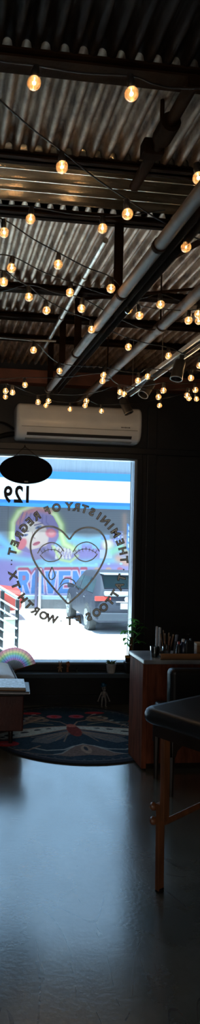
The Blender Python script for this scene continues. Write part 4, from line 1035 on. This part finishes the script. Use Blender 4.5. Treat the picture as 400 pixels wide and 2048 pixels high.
for i, (x, w_) in enumerate(((336, .055), (369, .06))):
    p = on(x, 1319); p.y = dy0+.035
    m = MB().box(p+Vector((0, 0, .003)), (w_, .045, .006), Matrix.Rotation(.3, 3, 'Z')).build('note_card', M_white, bevel=.001)
    tag(m, ('white card in front of the brush jar' if i == 0 else 'white card in front of the bottles and device'), 'card')
kr0 = at(320, 1327, Y=dy0-.008); kz = dz+.020
t = thing('paper_roll', (kr0.x, dy0-.0, dz), 'brown kraft paper roll lying along the desk front edge', 'paper roll')
MB().tube([(kr0.x, dy0-.005, kz), (2.3, dy0-.005, kz)], .020, 20).build('roll', M_kraft, t, smooth=True)
MB().tube([(kr0.x-.004, dy0-.005, kz), (kr0.x+.02, dy0-.005, kz)], .009, 14).build('core', M_darkwood, t, smooth=True)
p = on(398, 1305); p.y = dy1-.08
t = thing('storage_box', p, 'tan box at the back of the desk by the right edge', 'box')
MB().box(p+Vector((.06, 0, .03)), (.18, .09, .06)).build('box_body', M_kraft, t, bevel=.003); MB().box(p+Vector((.06, 0, .063)), (.185, .095, .012)).build('box_lid', mat('lid_tan', (.35, .26, .15), .6), t, bevel=.002)
q = Vector((p.x+.035, p.y, dz+.069))
t = thing('white_bottle', q, 'small white bottle standing on the tan box at right edge', 'bottle')
MB().lathe(q, [(.001, 0), (.016, 0), (.016, .045), (.008, .052), (.008, .062), (.001, .062)], 16).build('bottle_body', M_white, t, smooth=True)
MB().lathe(q+Vector((0, 0, .060)), [(.001, 0), (.009, 0), (.009, .012), (.001, .012)], 14).build('cap', M_white, t, smooth=True)

# ------------------------------------------------------------------ black armchair behind massage table
cx0, cx1, cy0, cy1 = 1.40, 2.02, 3.82, 4.18
CH = thing('upholstered_chair', (1.7, 4.0, 0), 'low black upholstered chair with dark arched wooden base before the desk', 'chair')
MB().bb((cx0+.01, cy0+.02, .40), (cx1-.01, cy0+.11, .77)).build('backrest', M_vinyl, CH, bevel=.03, bseg=4)
MB().bb((cx0+.02, cy0+.10, .38), (cx1-.02, cy1-.0, .50)).build('seat', M_vinyl, CH, bevel=.025, bseg=4)
def apron(xa, xb, y):
    pts = [(xa, .40), (xa, .24)]
    for k in range(11):
        a_ = PI*(1-k/10); pts.append(((xa+xb)/2+(xb-xa)/2*.90*math.cos(a_), .24+.13*math.sin(a_)))
    pts += [(xb, .24), (xb, .40)]
    return pts
MB().prism(apron(cx0+.02, cx1-.02, cy0), .025, lambda u, v, w_: Vector((u, cy0+.02+w_, v))).build('apron', M_darkwood, CH)
MB().prism(apron(cy0+.02, cy1-.02, cx0), .025, lambda u, v, w_: Vector((cx0+.01+w_, u, v))).build('apron', M_darkwood, CH)
for lx in (cx0+.03, cx1-.03):
    for ly in (cy0+.04, cy1-.04):
        MB().tube([(lx, ly, .40), (lx, ly, .2), (lx, ly, 0)], [.024, .020, .014], 8).build('leg', M_darkwood, CH, smooth=True)

# ------------------------------------------------------------------ massage table
cn = Vector((.88, 2.80, 0)); u = Vector((.86, .51, 0)).normalized(); v = Vector((.51, -.86, 0)).normalized()
TZ = .835
MTb = thing('massage_table', (cn.x, cn.y, 0), 'black padded treatment table on wooden adjustable legs at lower right', 'table')
def rrect(W_, L_, r, n=6):
    pts = []
    for (cx_, cy_, a0_) in ((r, r, PI), (W_-r, r, 1.5*PI), (W_-r, L_-r, 0), (r, L_-r, .5*PI)):
        for k in range(n+1): a_ = a0_+.5*PI*k/n; pts.append((cx_+r*math.cos(a_), cy_+r*math.sin(a_)))
    return pts
def slab(W_, L_, r, z0, z1, e, off=(0, 0)):
    m = MB(); layers = [(z0, e), (z0+e*.4, e*.3), (z0+e, 0), (z1-e*1.3, 0), (z1-e*.5, e*.35), (z1-e*.1, e*.9), (z1, e*2.2)]
    vs = []; n = None
    for z_, ins in layers:
        pts = rrect(W_-2*ins, L_-2*ins, max(r-ins, .01)); n = len(pts)
        vs += [cn+u*(a_+ins+off[0])+v*(b_+ins+off[1])+Vector((0, 0, z_)) for a_, b_ in pts]
    fs = [tuple(range(n))[::-1], tuple((len(layers)-1)*n+i for i in range(n))]
    for j in range(len(layers)-1):
        for i in range(n): fs.append((j*n+i, j*n+(i+1) % n, (j+1)*n+(i+1) % n, (j+1)*n+i))
    return m.add(vs, fs)
slab(.72, 1.85, .07, TZ-.065, TZ, .020).build('padded_top', M_vinyl, MTb, smooth=True)
def fr(a_, b_, z_): return cn+u*a_+v*b_+Vector((0, 0, z_))
rotm = Matrix((u, v, Vector((0, 0, 1)))).transposed()
f_ = MB(); f_.box(fr(.36, .06, TZ-.095), (.62, .022, .06), rotm); f_.box(fr(.36, 1.79, TZ-.095), (.62, .022, .06), rotm); f_.box(fr(.06, .925, TZ-.095), (.022, 1.75, .06), rotm); f_.box(fr(.66, .925, TZ-.095), (.022, 1.75, .06), rotm)
f_.build('frame', M_darkwood, MTb)
F0 = at(327, 1788, z=0)
topL = fr(.085, .085, TZ-.07); footL = Vector((F0.x, F0.y, 0))
offv = footL-Vector((topL.x, topL.y, 0))
def table_leg(top, foot, name='leg'):
    d = (foot-top); ax3 = d.normalized(); q = Vector((0, 0, -1)).rotation_difference(ax3).to_matrix() @ rotm
    mid = top+d*.56
    lg = MB().box((top+mid)/2, (.038, .024, (mid-top).length), q).build('leg', M_leg, MTb, bevel=.003)
    MB().box((top+d*.46+foot-ax3*.012)/2, (.030, .022, (foot-top-d*.46).length-.01), q).box.__self__.v
    e = MB(); e.box((top+d*.46+foot)/2+q@Vector((0, -.024, 0)), (.038, .022, (foot-top-d*.46).length-.02), q); e.build('leg_extension', M_leg, lg, bevel=.003)
    MB().tube([foot+q@Vector((0, -.024, 0))+Vector((0, 0, 0.002)), foot+q@Vector((0, -.024, 0))+Vector((0, 0, .018))], .020, 12).build('rubber_foot', M_cord, lg, smooth=True)
    for tt in (.50, .585):
        c0 = top+d*tt+q@Vector((-.012, -.036, 0)); a3 = (q@Vector((-.45, -1, 0))).normalized()
        MB().lathe(c0, [(.001, 0), (.010, 0), (.017, .006), (.019, .018), (.014, .026), (.001, .028)], 14, a3).build('knob', M_leg, lg, smooth=True)
    return lg
Z3 = lambda p_: Vector((p_.x, p_.y, 0))
table_leg(topL, footL)
tR = fr(.635, .085, TZ-.07); table_leg(tR, Vector((tR.x, tR.y, 0))+u*.02)
tR2 = fr(.635, 1.765, TZ-.07); table_leg(tR2, Vector((tR2.x, tR2.y, 0)))
tL2 = fr(.085, 1.765, TZ-.07); table_leg(tL2, Vector((tL2.x, tL2.y, 0)))
ba = topL.lerp(footL, .575); bb_ = ba+u*.60+Vector((0, 0, .035))
MB().tube([ba, bb_], .013, 8).build('stretcher', M_leg, MTb, smooth=True)

# ------------------------------------------------------------------ bench at left with books and cushion
bx1 = at(47, 1430, Y=4.80).x; BY0, BY1 = 4.80, 5.74; bz0 = at(40, 1463, Y=BY0).z; bz1 = at(40, 1386, Y=BY0).z
BN = thing('bench', (-.0, 5.0, 0), 'low dark red-brown bench at the left edge beside the rug', 'bench')
MB().bb((-.75, BY0, bz0), (bx1, BY1, bz1-.022)).build('bench_box', M_bench, BN, bevel=.008)
MB().bb((-.77, BY0-.012, bz1-.020), (bx1+.008, BY1+.01, bz1)).build('bench_top', M_vinyl, BN, bevel=.006)
lx = at(21, 1480, Y=BY0+.04).x
for X in (lx, -.65):
    for Y in (BY0+.05, BY1-.05): MB().tube([(X, Y, bz0+.01), (X, Y, .012 if (X-RC.x)**2+(Y-RC.y)**2 < RRD*RRD else 0)], [.020, .014], 10).build('leg', M_darkwood, BN, smooth=True)
def book(x0, x1, y0, y1, z0, h, rot, cover, page, name, label):
    c_ = Vector(((x0+x1)/2, (y0+y1)/2, z0+h/2)); q = Matrix.Rotation(rot, 3, 'Z'); t = thing(name, (c_.x, c_.y, z0), label, 'book')
    MB().box(c_, (x1-x0-.01, y1-y0-.01, h-.008), q).build('pages', page, t)
    MB().box(c_-Vector((0, 0, h/2-.002)), (x1-x0, y1-y0, .004), q).build('back_cover', cover, t, bevel=.001)
    return t, c_, q
r1 = at(62, 1384, Y=BY0+.03)
t, c_, q = book(-.05, r1.x, BY0+.0, BY0+.30, bz1, .018, -.10, M_chrome, mat('edge_dark', (.03, .03, .035), .3), 'binder', 'dark glossy-edged binder lying under the open sketchbook')
MB().box(c_+Vector((0, 0, .007)), (r1.x+.05, .30, .004), q).build('front_cover', M_vinyl, t, bevel=.001)
t, c_, q = book(-.02, r1.x-.03, BY0+.01, BY0+.30, bz1+.018, .024, -.08, M_kraft, mat('page_edge', (.55, .50, .44), .7), 'sketchbook', 'thick sketchbook with a grey printed page lying on the bench')
MB().box(c_+Vector((0, 0, .0105)), (r1.x-.02, .285, .003), q).build('printed_page', M_paper, t)
# flat cushion on the rear half of the bench
xr = bx1-.025; CY0, CY1, CH_ = 5.14, 5.72, .055
CU = thing('cushion', (xr-.4, CY0, bz1), 'pale blue-white flat cushion with beaded edge on the bench behind the sketchbook', 'cushion')
m = MB(); vs = []; fs = []; nU, nV = 24, 18; wC = 1.2
for side in (0, 1):
    for j in range(nV+1):
        for i in range(nU+1):
            a_, b_ = i/nU*2-1, j/nV*2-1
            th = (max(0, 1-abs(a_)**7)*max(0, 1-abs(b_)**6))**.4
            wob = .004*math.sin(a_*23+b_*9)*th
            zc = CH_*.45
            vs.append((xr-wC/2+a_*wC/2, (CY0+CY1)/2+b_*(CY1-CY0)/2, bz1+.001+(zc+(CH_-zc)*th+wob if side else zc-zc*th)))
n1 = (nU+1)*(nV+1)
for sd in (0, 1):
    for j in range(nV):
        for i in range(nU):
            k = sd*n1+j*(nU+1)+i; fs.append((k, k+1, k+nU+2, k+nU+1))
m.add(vs, fs); m.build('cushion_body', M_cush, CU, smooth=True)
for k in range(18):
    MB().ball((xr+.002, CY0+.02+(CY1-CY0-.04)*k/17, bz1+CH_*.45), .008, 8, 5).build('bead', mat('bead_blue', (.25, .32, .45), .5), CU, smooth=True)
